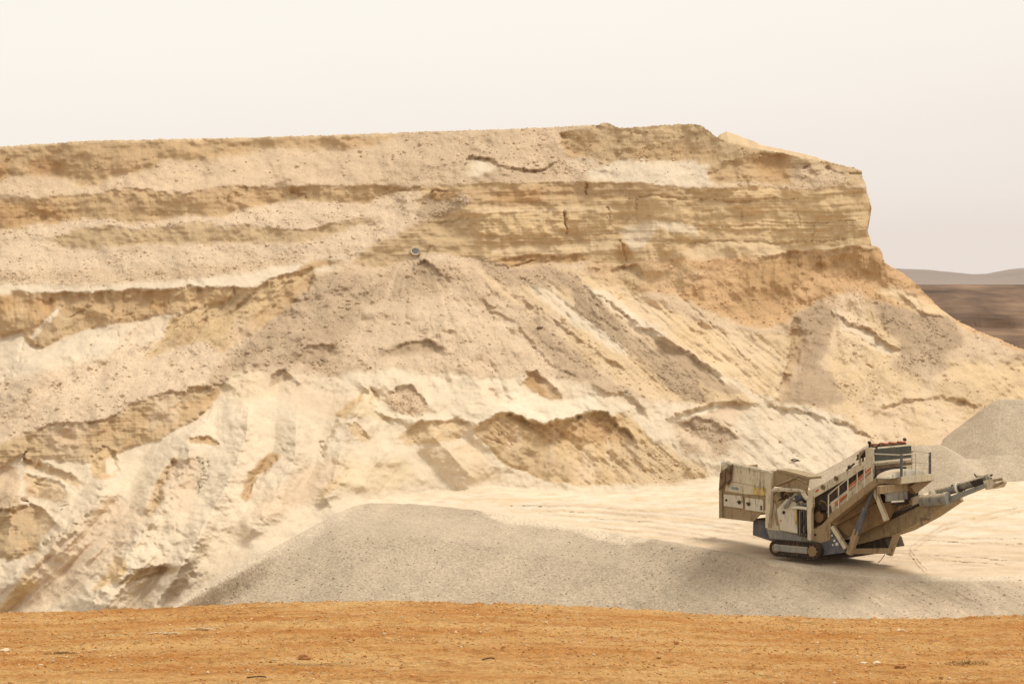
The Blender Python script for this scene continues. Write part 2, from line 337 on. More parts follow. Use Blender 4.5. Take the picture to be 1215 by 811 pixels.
# lower left ravines
P([(27, 541), (42, 540), (55, 553), (80, 560), (97, 572), (92, 580), (64, 564), (42, 556), (30, 556)], 2, .8, a=58, ph=0, col='TN')  # shadowed face of the jagged ridge, shade put into a browner colour
P([(27, 562), (48, 566), (66, 571), (80, 585), (72, 593), (45, 590), (29, 585)], 2, .8, a=60, col='TN')
P([(109, 537), (121, 530), (134, 537), (142, 555), (136, 566), (122, 570), (109, 566)], 2, .6, a=52, ph=-20, col='OL2')
P([(124, 545), (134, 540), (140, 555), (134, 565), (126, 560)], 2, .5, a=48, ph=45, col='CR')
P([(-180, 560), (0, 550), (20, 556), (23, 600), (0, 604), (-180, 620)], 3, a=50, ph=15, col='PK')
P([(-180, 620), (0, 605), (38, 600), (53, 605), (67, 622), (52, 636), (44, 655), (20, 664), (0, 664), (-180, 690)], 1.8, .8, a=68, col='OL', flu=.3, st=.5)
P([(22, 640), (36, 637), (44, 655), (28, 660)], 2, .5, a=76, col='BR')
P([(205, 541), (214, 544), (205, 560), (194, 580), (188, 600), (179, 613), (169, 611), (180, 590), (190, 563)], 1.6, .6, a=72, ph=50, col='OL', rub=.05)
P([(224, 519), (245, 517), (258, 524), (255, 529), (242, 526), (226, 525)], 1.4, .4, a=76, col='BR')
P([(138, 656), (151, 665), (153, 676), (135, 690), (108, 703), (124, 680)], 2, .6, a=54, ph=-35, col='OL2')
P([(140, 691), (160, 678), (185, 671), (213, 672), (205, 679), (175, 685), (152, 692)], 2, .7, a=66, col='OL')
P([(60, 640), (130, 590), (180, 610), (150, 650), (110, 690), (60, 720), (0, 740), (0, 700)], 10, col='PK2', rub=.1, rl=1.4, ph=-30, k=.8)
P([(205, 545), (240, 535), (235, 580), (225, 610), (200, 600), (195, 580)], 5, col='PK2', k=.8, rub=.05)
P([(236, 540), (246, 540), (248, 565), (236, 586), (232, 575), (240, 560)], 2, a=45, col='CR', rub=1.5)
P([(-20, 700), (30, 680), (45, 690), (20, 720), (-20, 750)], 5, col='OL2', a=48)
P([(0, 690), (24, 672), (26, 678), (6, 712), (-10, 720)], 3, col='CR', a=30)

# floor
FLu = [(-180, 900), (425, 900), (438, 597), (470, 588), (520, 583), (580, 577), (640, 581), (700, 584), (760, 581), (800, 574), (850, 566), (900, 570), (960, 576), (1060, 580), (1120, 560), (1150, 545), (1215, 540), (1396, 540)]
FLOORM = band(FLu, BIG, 3, .8)
paint(FLOORM, a=4.5, ph=0, col='FL', rub=.05, rl=0, rr=0, flu=0, st=0)
paint(band(FLu, [(430, 596), (500, 590), (640, 592), (760, 598), (900, 610)], 5) * sstep(430, 470, GX), col='WH', k=.6)
paint(band([(600, 612), (760, 628), (850, 634), (1000, 645), (1215, 640), (1396, 640)], BIG, 12) * sstep(600, 700, GX), col='PK2', k=.7, rub=.2)

CREST = [(-180, 880), (0, 840), (120, 772), (180, 735), (205, 719), (215, 712), (250, 690), (300, 663), (350, 636), (400, 608), (420, 600), (440, 596.5), (484, 597), (530, 600.5),
         (580, 607), (650, 618), (710, 628), (770, 638), (830, 648), (890, 658.5), (950, 668), (1010, 675), (1080, 682), (1140, 684), (1215, 682), (1396, 676)]
SPILL = [(-180, 0), (430, 0), (440, 595.5), (484, 595), (530, 600), (568, 605), (585, 615), (601, 622), (652, 624), (680, 630), (710, 640), (748, 647), (769, 639), (785, 636), (800, 638), (819, 647),
         (844, 645), (880, 655), (915, 669), (960, 676), (1000, 681), (1060, 688), (1396, 690)]

# ------------------------------------------------------------------ from slopes to depth
NM = np.clip(.42 - .12 * FLU + .10 * sstep(40, 60, SL) + 1.6 * fbm(GX / 60, GY / 45, 3, 15), .15, 1.3)   # where the ground is broken, where it lies smooth
SMO = np.clip(.75 * poly([(-200, 545), (100, 545), (262, 475), (330, 450), (420, 470), (430, 600), (350, 640), (180, 760), (-200, 790)], 20) + .5 * poly([(400, 520), (560, 525), (600, 575), (560, 600), (430, 600)], 14) + .5 * poly([(-200, 400), (110, 395), (250, 370), (150, 470), (0, 520), (-200, 560)], 14), 0, .8)
NM = NM * (1 - SMO)
SLn = SL + (fbm(GX / 60, GY / 40, 3, 21) * 12 + NM * fbm(GX / 16, GY / 12, 3, 31) * 13) * (1 - FLOORM)
AZn = AZ + (fbm(GX / 70, GY / 70, 2, 41) * 45 + NM * fbm(GX / 22, GY / 26, 3, 51) * 50) * (1 - FLOORM)
SLn = np.clip(SLn, 3, 80)
t = np.tan(np.radians(SLn)); c_ = np.cos(np.radians(AZn)); s_ = np.sin(np.radians(AZn))
a_ = (GX - CX) / F; b_ = (HY - GY) / F
den = np.maximum(t * (c_ - s_ * a_) - b_, 0.12)
gyL = -(1 / den) / F            # per row downwards
gxL = (t * s_ / den) / F
# sky side of the rim: steep and level, so that it pulls on nothing
above = GY < curve(RIM, GX) - 6
gyL = np.where(above, -0.3 / F, gyL); gxL = np.where(above, 0, gxL)
def poisson(gxx, gyy):
    # least squares integration on a mirrored grid
    A = np.zeros((2 * H, 2 * W)); 
    dx = np.zeros((H, W)); dx[:, :-1] = .5 * (gxx[:, 1:] + gxx[:, :-1])
    dy = np.zeros((H, W)); dy[:-1, :] = .5 * (gyy[1:, :] + gyy[:-1, :])
    div = np.zeros((H, W)); div += dx; div[:, 1:] -= dx[:, :-1]; div += dy; div[1:, :] -= dy[:-1, :]
    A[:H, :W] = div; A[:H, W:] = div[:, ::-1]; A[H:, :] = A[:H, :][::-1, :]
    Fh = np.fft.rfft2(A)
    ky = np.fft.fftfreq(2 * H)[:, None]; kx = np.fft.rfftfreq(2 * W)[None, :]
    d = 2 * np.cos(2 * np.pi * ky) - 2 + 2 * np.cos(2 * np.pi * kx) - 2
    d[0, 0] = 1; Fh /= d; Fh[0, 0] = 0
    return np.fft.irfft2(Fh, s=A.shape)[:H, :W]
L = poisson(gxL, gyL)
i_, j_ = int(612 - Y0), int(800 - X0)
L += math.log(14.0 / ((612 - HY) / F)) - L[i_, j_]
Yd = np.exp(L)
# ------------------------------------------------------------------ relief added to the wall (metres away from the viewer)
nf = 1 - FLOORM
DEP += nf * (1 - .5 * SMO) * .9 * fbm(GX / 52, GY / 40, 4, 61)
DEP += nf * NM * .30 * (fbm(GX / 13, GY / 10, 3, 71))
DEP += .26 * RLL * fbm((GX * .70 + GY * .72) / 16, (-GX * .72 + GY * .70) / 130, 3, 81, ridged=True)
DEP += (.25 + .45 * SMO) * RLL * fbm((GX * .74 + GY * .68) / 40, (-GX * .68 + GY * .74) / 260, 2, 85, ridged=True)
DEP += .30 * RLR * fbm((GX * .65 - GY * .76) / 15, (GX * .76 + GY * .65) / 120, 3, 91, ridged=True)
sx = GX + 6 * fbm(GX / 40, GY / 30, 2, 95)
DEP += .30 * FLU * fbm(sx / 13, GY / 70, 4, 101, gain=.6)
sy = GY + .012 * (GX - 700) + 3.5 * fbm(GX / 90, GY / 50, 3, 105)
DEP += .10 * STR * (.5 * perlin(GX / 200, sy / 8, 111) + .8 * perlin(GX / 110, sy / 2.6, 112) + .5 * perlin(GX / 50, sy / 1.5, 113))
# flow streaks running down the fans: radial about the two sources
def fan(cx, cy, M, seed, d=.16):
    global DEP, CO
    th = np.arctan2(GX + wx - cx, GY + wy - cy + 20); r_ = np.hypot(GX - cx, GY - cy)
    n_ = fbm(th * 17, r_ / 90, 4, seed, gain=.6)
    n2_ = fbm(th * 7, r_ / 130, 3, seed + 5)
    DEP += M * d * (n_ * 1.2 + n2_)
    CO *= (1 + M * (.10 * n_ + .10 * n2_))[..., None]
    CO += (C['PK2'] * 1.02 - CO) * (M * np.clip(n2_ * 1.8, 0, .6))[..., None]
MC = poly([(372, 330), (430, 322), (500, 300), (560, 325), (640, 370), (710, 440), (760, 470), (800, 478), (560, 470), (300, 480), (240, 462), (300, 400)], 14)
fan(500, 285, MC, 171, .20)
fan(640, 250, poly([(600, 335), (700, 330), (930, 400), (930, 470), (800, 478), (700, 450)], 14), 181, .18)
fan(380, 180, band(L4l, BIG, 8, x1=300) * (1 - .6 * sstep(500, 560, GY)), 191, .22)
fan(700, 380, poly([(560, 520), (700, 500), (860, 500), (860, 580), (700, 575), (600, 560)], 8), 195, .16)
fan(1020, 200, poly([(930, 350), (1060, 340), (1215, 420), (1390, 520), (1390, 560), (1060, 560), (900, 500)], 12), 199, .16)
RB = np.clip(RUB * (.55 + 1.1 * fbm(GX / 24, GY / 14, 3, 121) + .3), 0, 1.6) * nf
DEP += .7 * RB * sstep(-.35, .35, fbm(GX / 45, GY / 22, 3, 129)) * (.15 * fbm(GX / 5.5, GY / 4.2, 3, 131) - .07 * np.clip(perlin(GX / 3.6, GY / 2.8, 135) - .25, 0, 1))
CO *= (1 + .09 * (STR * (perlin(GX / 260, sy / 9, 141) + .5 * perlin(GX / 90, sy / 3.2, 142))))[..., None]

_N777 = .75 + .8 * fbm(GX / 8, GY / 8, 2, 777); _N779 = .6 + 1.2 * fbm(GX / 16, GY / 12, 3, 779)
_N773 = 1 + .10 * fbm(GX / 20, GY / 14, 3, 773); _N775 = .8 + .5 * fbm(GX / 26, GY / 18, 3, 775)
def groove(pts, w=1.6, d=.4, warp=1.0):
    global DEP
    DEP += .5 * d * line(pts, w * .9, warp) * _N777
for g in [
    # benches, cracks and overhang shadows
    ([(546, 204), (551, 192), (561, 186), (576, 188), (591, 195), (613, 201), (634, 204), (647, 202), (652, 197), (662, 191)], 1.8, .9),
    ([(748, 235), (790, 234), (826, 236.5), (865, 238.5), (893, 239), (927, 236.5), (949, 234)], 1.3, .5),
    ([(668, 249), (671, 262), (671, 278)], 1.5, 1.1), ([(673, 250), (671, 266)], 1.0, .7),
    ([(696, 214), (698, 222), (696, 230)], 1.4, 1.0), ([(720, 246), (723, 258)], 1.4, .7), ([(756, 236), (755, 252)], 1.2, .6),
    ([(502, 264), (540, 264), (560, 261)], 1.2, .4), ([(736, 282), (740, 300), (744, 310)], 1.6, .6),
    ([(965, 268), (966, 290)], 1.2, .5), ([(940, 242), (950, 260)], 1.0, .35), ([(880, 241), (882, 262)], 1.0, .3),
    ([(840, 270), (900, 266), (960, 264), (1030, 262)], 1.2, .45), ([(790, 290), (850, 286), (920, 290), (1010, 284)], 1.3, .45),
    ([(950, 200), (960, 196)], 2.2, 1.0), ([(978, 199), (988, 202)], 2.0, .9), ([(1010, 204), (1020, 206)], 1.6, .9),
    ([(590, 313), (606, 318), (625, 312), (640, 308)], 1.5, .8), ([(512, 229), (520, 226), (530, 227)], 1.5, .8),
    ([(345, 228), (362, 231), (369, 236)], 1.4, .6), ([(271, 229), (268, 246)], 1.5, .5), ([(293, 218), (292, 230)], 1.2, .5),
    ([(454, 232), (470, 227), (500, 223)], 1.3, .5),
    ([(131, 347), (130, 384)], 2.2, .45), ([(145, 346), (145, 378)], 1.4, .35), ([(193, 347), (193, 370)], 1.2, .4), ([(201, 347), (201, 368)], 1.2, .4), ([(51, 349), (51, 366)], 1.3, .3), ([(60, 349), (60, 368)], 1.2, .3),
    ([(110, 361), (97, 370), (85, 378)], 1.5, .5), ([(162, 366), (150, 374), (140, 379)], 1.3, .4), ([(278, 343), (278, 351)], 1.6, .6),
    ([(31, 402), (20, 430), (8, 450), (-4, 462)], 2.0, .5), ([(124, 388), (110, 410), (96, 430)], 1.1, .35), ([(143, 385), (138, 410)], 1.0, .3),
    ([(170, 382), (150, 405), (130, 422), (112, 442)], 1.4, .45), ([(71, 455), (62, 467)], 1.8, .6), ([(120, 436), (100, 450)], 1.2, .35), ([(247, 376), (236, 396), (228, 408)], 1.5, .5),
    ([(138, 416), (118, 440), (104, 448)], 1.2, .5), ([(127, 458), (116, 470)], 2.4, .4),
    ([(0, 526), (63, 504), (126, 497), (176, 472), (231, 462), (262, 456)], 2.2, .25),
    ([(390.5, 516), (386, 522), (381, 527), (384, 534), (385, 542)], 1.6, .9), ([(357, 484), (357, 497), (353, 522)], 1.1, .4), ([(350, 492), (362, 494)], 1.0, .4),
    ([(413, 561), (392, 576), (373, 592)], 1.8, .45), ([(436, 458), (448, 472)], 1.4, .5), ([(333, 526), (336, 538)], 1.2, .4),
    ([(91, 622), (80, 631), (69, 641)], 1.8, .7), ([(64, 636), (53, 647)], 1.8, .6), ([(205, 543), (192, 575), (181, 602)], 2.0, .6), ([(256, 524), (258, 528)], 1.5, .8),
    ([(26, 594), (33, 597)], 1.8, .9), ([(41, 572), (50, 574), (60, 577)], 1.3, .6), ([(68, 600), (84, 598)], 1.6, .5), ([(65, 610), (75, 604)], 1.2, .4),
    ([(244, 548), (238, 562)], 1.6, .6), ([(232, 570), (236, 585)], 1.6, .6), ([(250, 546), (246, 566)], 1.4, .5),
    ([(178, 640), (188, 650), (182, 660)], 1.5, .35), ([(210, 618), (214, 632), (224, 636)], 1.5, .35), ([(200, 676), (175, 683), (155, 690)], 1.4, .4),
    ([(574, 520), (584, 522), (597, 527)], 1.3, .4), ([(612, 538), (618, 530)], 1.4, .4), ([(663, 466), (665, 473)], 1.4, .4),
    ([(725, 500), (740, 512), (752, 522)], 1.2, .3), ([(735, 528), (750, 545)], 1.3, .3), ([(748, 540), (770, 565)], 1.3, .3),
    ([(862, 500), (873, 512)], 1.6, .5), ([(870, 514), (874, 520)], 2.0, .5), ([(800, 496), (815, 494)], 1.3, .4),
    ([(1000, 392), (1030, 408), (1050, 416)], 1.6, .5), ([(1028, 430), (1040, 436)], 1.6, .5), ([(945, 300), (950, 318)], 1.5, .5), ([(972, 302), (974, 322)], 1.5, .5),
    ([(800, 345), (830, 372), (850, 392)], 1.3, .5), ([(850, 392), (880, 420), (900, 445)], 1.5, .45), ([(745, 350), (790, 372)], 1.2, .35)]:
    groove(*g)
def ridge(pts, w, d, warp=.5):
    global DEP
    DEP -= .55 * d * line(pts, w * 1.2, 1.2) * _N779
ridge([(74, 362), (60, 375), (42, 392)], 2.5, .5)
ridge([(986, 367), (1010, 386), (1040, 398), (1066, 414)], 4, .6)
ridge([(430, 458), (442, 480), (460, 494), (500, 500)], 3, .6)
ridge([(30, 541), (52, 552), (80, 560)], 2.5, .6); ridge([(112, 533), (136, 536), (143, 555)], 2.5, .6)
ridge([(276, 447), (296, 436), (330, 440), (360, 452)], 3, .5); ridge([(716, 146), (710, 150)], 3, .6)
ridge([(792, 496), (830, 482), (868, 474)], 4, .5); ridge([(795, 482), (760, 470), (700, 455)], 4, .3)
ridge([(695, 337), (760, 382), (830, 425), (905, 472)], 2.5, .35)
for (x, y, r, d) in [(60, 360, 9, .4), (190, 358, 12, .3), (64, 202, 14, .5), (920, 200, 20, .5), (690, 172, 16, .4), (915, 355, 20, .4)]:
    DEP += d * np.exp(-(((GX - x) / r) ** 2 + ((GY - y) / r) ** 2))

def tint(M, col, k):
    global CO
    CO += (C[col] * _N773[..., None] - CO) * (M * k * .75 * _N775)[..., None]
def asym(pts, A=(0, 1), B=(0, 1), warp=1.0, soft=1.2, nz=.5):
    """relief beside a crest line: A = (depth, reach) on one side, B on the other; deeper at the line, healing outwards"""
    global DEP
    pts = np.array(pts, float)
    m = 16 + max(A[1], B[1])
    i0 = int(max(0, pts[:, 1].min() - m - Y0)); i1 = int(min(H, pts[:, 1].max() + m - Y0))
    j0 = int(max(0, pts[:, 0].min() - m - X0)); j1 = int(min(W, pts[:, 0].max() + m - X0))
    sl = (slice(i0, i1), slice(j0, j1))
    x = GX[sl] + warp * wx[sl]; y = GY[sl] + warp * wy[sl]
    seg = np.hypot(*np.diff(pts, axis=0).T); tot = seg.sum(); acc = 0
    d = np.full(x.shape, 1e9, np.float32); par = np.zeros(x.shape, np.float32); sg = np.ones(x.shape, np.float32)
    for k in range(len(pts) - 1):
        ax, ay = pts[k]; bx, by = pts[k + 1]; ex, ey = bx - ax, by - ay
        t = np.clip(((x - ax) * ex + (y - ay) * ey) / (ex * ex + ey * ey), 0, 1)
        dd = np.hypot(x - ax - t * ex, y - ay - t * ey); cr = ex * (y - ay) - ey * (x - ax); near = dd < d
        par = np.where(near, (acc + t * seg[k]) / tot, par); sg = np.where(near, cr, sg); d = np.minimum(d, dd); acc += seg[k]
    tap = sstep(0, .22, par) * sstep(1, .78, par)
    pos = sstep(-soft, soft, np.sign(sg) * d)
    n_ = 1 + nz * fbm(GX[sl] / 18, GY[sl] / 14, 3, int(pts[0, 0]) % 97 + 300)
    fA = np.clip(1 - d / A[1], 0, 1); fB = np.clip(1 - d / B[1], 0, 1)
    v_ = (A[0] * fA ** 1.05 * (1 - pos) + B[0] * fB ** 1.05 * pos) * tap * n_
    DEP[sl] += v_
def spur(pts, h, wl, wr): asym(pts, (-2.1 * h, wl), (-2.1 * h, wr), .45, 3.0, .25)
for pts, A, B in [
    (L5u[1:], (0, 1), (1.1, 46)), (L4u[1:], (0, 1), (.9, 44)), (L2u[1:], (0, 1), (.6, 34)), (L3u[1:], (0, 1), (.4, 22)),
    ([(376, 322), (362, 348), (330, 378), (296, 400), (262, 424)], (-.3, 14), (1.3, 22)),
    ([(330, 340), (296, 358), (262, 384), (225, 402), (180, 430)], (0, 1), (.8, 15)), ([(285, 352), (250, 372), (236, 396), (212, 412)], (0, 1), (.7, 13)),
    ([(212, 372), (176, 398), (150, 420), (110, 446)], (0, 1), (.5, 12)), ([(160, 378), (130, 408), (96, 440), (70, 468)], (0, 1), (.45, 12)), ([(60, 404), (30, 430), (2, 462)], (0, 1), (.6, 14)),
    ([(300, 392), (262, 420), (220, 448)], (0, 1), (.5, 14)), ([(112, 372), (84, 392), (60, 408)], (0, 1), (.4, 10)),
    ([(109, 568), (110, 538), (121, 530), (135, 537), (143, 558)], (0, 1), (.9, 14)), ([(25, 562), (29, 541), (52, 551), (80, 560), (98, 574)], (-.2, 8), (.9, 19)),
    ([(26, 562), (48, 566), (66, 570), (84, 586)], (-.2, 6), (.7, 15)), ([(-160, 612), (0, 605), (38, 600), (53, 606), (67, 622), (54, 636), (42, 654)], (-.2, 6), (1.1, 40)),
    ([(153, 660), (138, 678), (110, 704)], (-.3, 12), (.8, 17)), ([(136, 692), (160, 677), (185, 670), (216, 672)], (-.3, 10), (.8, 12)), ([(222, 522), (245, 517), (260, 526)], (-.2, 6), (.7, 10)),
    ([(316, 462), (323, 444), (335, 437), (352, 449)], (-.2, 6), (.7, 15)), ([(292, 440), (300, 433), (318, 434)], (0, 1), (.6, 8)),
    ([(420, 556), (394, 575), (370, 596)], (-.3, 12), (.7, 15)), ([(334, 536), (322, 552), (303, 570), (290, 600)], (-.5, 14), (1.0, 11)),
    ([(207, 540), (194, 575), (176, 614)], (.5, 6), (1.0, 9)), ([(440, 457), (415, 482), (396, 505), (384, 548)], (-.3, 16), (.9, 26)), ([(432, 458), (446, 484), (462, 494), (505, 500)], (.5, 18), (-.2, 12)),
    ([(456, 470), (474, 460), (492, 455), (514, 488)], (-.2, 6), (.7, 22)), ([(466, 518), (495, 501), (545, 496), (580, 514)], (-.2, 8), (.8, 24)),
    ([(408, 506), (424, 503), (443, 522)], (-.1, 6), (.6, 14)),
    ([(556, 520), (574, 500), (590, 489), (606, 488), (628, 498), (652, 503), (676, 494), (697, 488), (712, 489), (728, 498), (748, 516), (770, 545)], (-.35, 10), (1.6, 52)),
    ([(616, 462), (626, 443), (634, 438), (648, 450), (667, 474)], (-.3, 8), (1.0, 24)),
    ([(546, 206), (552, 191), (561, 185), (576, 188), (591, 195), (613, 201), (634, 203), (648, 201), (654, 193), (664, 191)], (-.15, 6), (.9, 16)),
    ([(470, 228), (500, 223), (560, 219), (640, 217), (740, 217), (830, 226), (920, 222), (1024, 222)], (0, 1), (.4, 14)),
    ([(540, 264), (600, 254), (660, 252), (724, 250)], (0, 1), (.4, 16)), ([(575, 312), (606, 305), (650, 303), (712, 303)], (0, 1), (.8, 13)),
    ([(740, 262), (790, 258), (850, 272), (920, 274), (1026, 270)], (0, 1), (.35, 12)), ([(870, 308), (910, 303), (960, 299), (1012, 294), (1046, 295)], (-.1, 5), (.7, 34)),
    ([(722, 324), (735, 314), (757, 315), (768, 332)], (-.1, 5), (1.0, 26)), ([(660, 158), (668, 177), (696, 188)], (.9, 22), (0, 1)), ([(836, 212), (860, 193), (904, 184), (940, 186)], (0, 1), (.6, 24)),
    ([(940, 196), (955, 196), (965, 204), (984, 198), (998, 204), (1020, 205)], (0, 1), (.7, 10)),
    ([(786, 500), (812, 489), (850, 478), (905, 479)], (-.3, 14), (.8, 20)), ([(800, 505), (824, 496), (850, 500), (882, 524)], (-.2, 8), (.6, 18)),
    ([(900, 478), (960, 490), (1010, 505), (1050, 532)], (-.3, 20), (.5, 18)), ([(700, 460), (745, 466), (775, 500)], (-.3, 14), (.6, 22)),
    ([(986, 366), (1010, 384), (1040, 398), (1068, 420)], (-.5, 10), (.6, 14)), ([(1060, 345), (1098, 372), (1130, 380)], (-.2, 8), (.6, 20)),
    ([(1020, 500), (1060, 478), (1120, 470), (1180, 490)], (-.2, 10), (.6, 28)), ([(950, 372), (935, 386), (938, 426), (925, 474)], (.8, 22), (-.2, 12)),
    ([(455, 420), (480, 405), (510, 404), (530, 416)], (-.2, 8), (.5, 16)), ([(346, 430), (362, 412), (402, 408)], (-.2, 8), (.5, 16)),
    ([(482, 340), (492, 322), (503, 306), (520, 322), (536, 338)], (-.2, 6), (.6, 22)), ([(690, 334), (760, 386), (820, 420), (884, 468)], (-.5, 12), (.5, 16)),
    ([(600, 340), (650, 372), (700, 412), (760, 452)], (-.3, 14), (.4, 18)), ([(560, 345), (610, 385), (650, 430), (700, 452)], (-.25, 16), (.35, 20))]:
    asym(pts, (A[0], A[1]), (B[0] * .43 if B[0] > 0 else B[0], B[1] * 1.15), 1.1, 2.4, .8)
for pts, h, wl, wr in [([(258, 474), (222, 540), (180, 620), (120, 700), (80, 760)], 1.3, 44, 44), ([(298, 440), (292, 520), (262, 590), (225, 650), (190, 720)], 1.2, 34, 38),
                       ([(352, 470), (350, 540), (322, 600), (280, 650)], 1.0, 26, 30), ([(432, 458), (412, 520), (392, 575), (370, 610)], 1.0, 34, 30), ([(146, 538), (112, 600), (50, 660), (-10, 710)], 1.1, 36, 40),
                       ([(20, 556), (10, 640), (-20, 720)], .8, 30, 30), ([(500, 505), (540, 545), (570, 575)], .6, 26, 26), ([(470, 528), (440, 556), (420, 590)], .6, 24, 24),
                       ([(95, 574), (60, 620), (10, 670)], .5, 18, 18), ([(200, 640), (150, 690), (110, 740)], .6, 20, 20), ([(250, 600), (230, 650), (170, 740)], .6, 16, 18)]:
    spur(pts, h, wl, wr)
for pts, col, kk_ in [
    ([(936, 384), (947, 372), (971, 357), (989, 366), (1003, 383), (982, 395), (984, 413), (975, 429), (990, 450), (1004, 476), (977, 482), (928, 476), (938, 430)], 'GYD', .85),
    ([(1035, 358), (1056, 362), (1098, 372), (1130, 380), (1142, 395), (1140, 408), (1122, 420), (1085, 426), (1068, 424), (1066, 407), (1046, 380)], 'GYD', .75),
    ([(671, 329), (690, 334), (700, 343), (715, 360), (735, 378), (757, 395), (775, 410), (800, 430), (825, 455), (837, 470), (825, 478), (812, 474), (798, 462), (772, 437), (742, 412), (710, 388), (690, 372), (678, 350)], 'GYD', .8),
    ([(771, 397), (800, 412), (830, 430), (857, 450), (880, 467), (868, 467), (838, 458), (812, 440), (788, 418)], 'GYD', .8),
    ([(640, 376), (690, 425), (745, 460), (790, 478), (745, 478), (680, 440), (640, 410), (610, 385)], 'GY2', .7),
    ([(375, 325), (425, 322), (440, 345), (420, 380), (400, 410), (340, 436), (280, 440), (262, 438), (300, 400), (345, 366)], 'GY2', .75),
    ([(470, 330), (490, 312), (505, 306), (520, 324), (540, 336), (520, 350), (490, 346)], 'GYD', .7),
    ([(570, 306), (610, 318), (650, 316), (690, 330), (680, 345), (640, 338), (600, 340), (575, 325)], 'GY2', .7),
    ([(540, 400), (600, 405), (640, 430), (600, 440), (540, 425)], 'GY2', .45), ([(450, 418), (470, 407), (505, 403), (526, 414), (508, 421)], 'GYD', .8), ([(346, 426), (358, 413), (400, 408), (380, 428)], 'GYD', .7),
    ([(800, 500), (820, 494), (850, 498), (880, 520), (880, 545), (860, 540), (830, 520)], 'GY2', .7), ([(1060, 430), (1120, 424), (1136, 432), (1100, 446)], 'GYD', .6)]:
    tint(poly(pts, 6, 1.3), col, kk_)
L = L + DEP / Yd
# the working floor: shallow ruts and drifts, given as height
dz = -.05 * FLOORM * sum(line([(a_q, b_q + o_q) for a_q, b_q in q_], 1.4, .4) for o_q in (0, 5.5) for q_ in [[(640, 604), (760, 612), (880, 628), (1000, 650), (1200, 664)], [(600, 598), (720, 602), (840, 612), (960, 628), (1215, 640)], [(1215, 600), (1120, 622), (1080, 650), (1100, 676)], [(700, 618), (800, 628), (850, 638)]])
dz = dz + FLOORM * (.06 * fbm(GX / 60, GY / 6, 3, 151) + .02 * fbm(GX / 25, GY / 2.5, 2, 155))
CO += (C['TN'] * .93 - CO) * (FLOORM * np.clip(fbm(GX / 26, GY / 1.7, 3, 153) * 2.2 - .15, 0, .6) * sstep(620, 596, GY))[..., None]
for q_ in [[(640, 604), (760, 612), (880, 628), (1000, 650), (1200, 664)], [(600, 598), (720, 602), (840, 612), (960, 628), (1215, 640)], [(1215, 600), (1120, 622), (1080, 650), (1100, 676)], [(700, 618), (800, 628), (850, 638)]]:
    CO += (C['GY'] * .95 - CO) * (FLOORM * .85 * np.clip(line(q_, 1.5, .4) + line([(a_q, b_q + 5.5) for a_q, b_q in q_], 1.5, .4), 0, 1) * (.7 + fbm(GX / 30, GY / 6, 2, 781)))[..., None]
stf = fbm((GX - 1.2 * GY) / 90, GY / 4.5, 4, 157)
CO += (C['TN'] - CO) * (FLOORM * np.clip(stf * 1.3 + .15, 0, .75))[..., None]
CO += (C['GY'] - CO) * (FLOORM * np.clip(fbm(GX / 50, GY / 3.2, 3, 159) * 1.6 - .1, 0, .7) * sstep(590, 660, GY))[..., None]
L = L + np.clip(dz / Yd / (np.maximum(-b_, .05) + np.tan(np.radians(4.5))), -.004, .004) * FLOORM
Yd = np.exp(L)

def sample(A, px, py):
    x = np.clip(px - X0, 0, W - 1.001); y = np.clip(py - Y0, 0, H - 1.001)
    i = y.astype(int); j = x.astype(int); fy = y - i; fx = x - j
    if A.ndim == 3: fy = fy[..., None]; fx = fx[..., None]
    return (A[i, j] * (1 - fx) + A[i, j + 1] * fx) * (1 - fy) + (A[i + 1, j] * (1 - fx) + A[i + 1, j + 1] * fx) * fy

def grid_mesh(name, Pw, keep=None, attrs=None, mat=None, kind='structure', smooth=True):
    """Pw: rows x cols x 3 positions; keep: faces to use (rows-1 x cols-1)"""
    n, m = Pw.shape[:2]
    idx = np.arange(n * m).reshape(n, m)
    q = np.stack([idx[:-1, :-1], idx[1:, :-1], idx[1:, 1:], idx[:-1, 1:]], -1)
    q = q[keep] if keep is not None else q.reshape(-1, 4)
    used = np.zeros(n * m, bool); used[q.ravel()] = True
    remap = np.cumsum(used) - 1
    V = Pw.reshape(-1, 3)[used].astype(np.float32); q = remap[q].astype(np.int32)
    me = bpy.data.meshes.new(name)
    me.vertices.add(len(V)); me.vertices.foreach_set('co', V.ravel())
    me.loops.add(q.size); me.loops.foreach_set('vertex_index', q.ravel())
    me.polygons.add(len(q))
    me.polygons.foreach_set('loop_start', np.arange(0, q.size, 4, dtype=np.int32))
    me.polygons.foreach_set('use_smooth', np.full(len(q), smooth))
    for k, A in (attrs or {}).items():
        if A.ndim == 3:
            B = np.ones((used.sum(), 4), np.float32); B[:, :3] = A.reshape(-1, 3)[used]
            me.attributes.new(k, 'FLOAT_COLOR', 'POINT').data.foreach_set('color', B.ravel())
        else:
            me.attributes.new(k, 'FLOAT', 'POINT').data.foreach_set('value', A.reshape(-1)[used].astype(np.float32))
    me.update(calc_edges=True)
    o = bpy.data.objects.new(name, me)
    if mat: me.materials.append(mat)
    if kind: o['kind'] = kind
    return link(o)

# ------------------------------------------------------------------ materials
def new_mat(name, rough=.9):
    m = bpy.data.materials.new(name); m.use_nodes = True
    nt = m.node_tree; b = nt.nodes['Principled BSDF']
    b.inputs['Roughness'].default_value = rough
    b.inputs['Specular IOR Level'].default_value = .15
    return m, nt, b

def nd(nt, typ, **k):
    n = nt.nodes.new(typ)
    for a, v in k.items():
        if a.startswith('i_'):
            n.inputs[a[2:].replace('_', ' ')].default_value = v
        else: setattr(n, a, v)
    return n

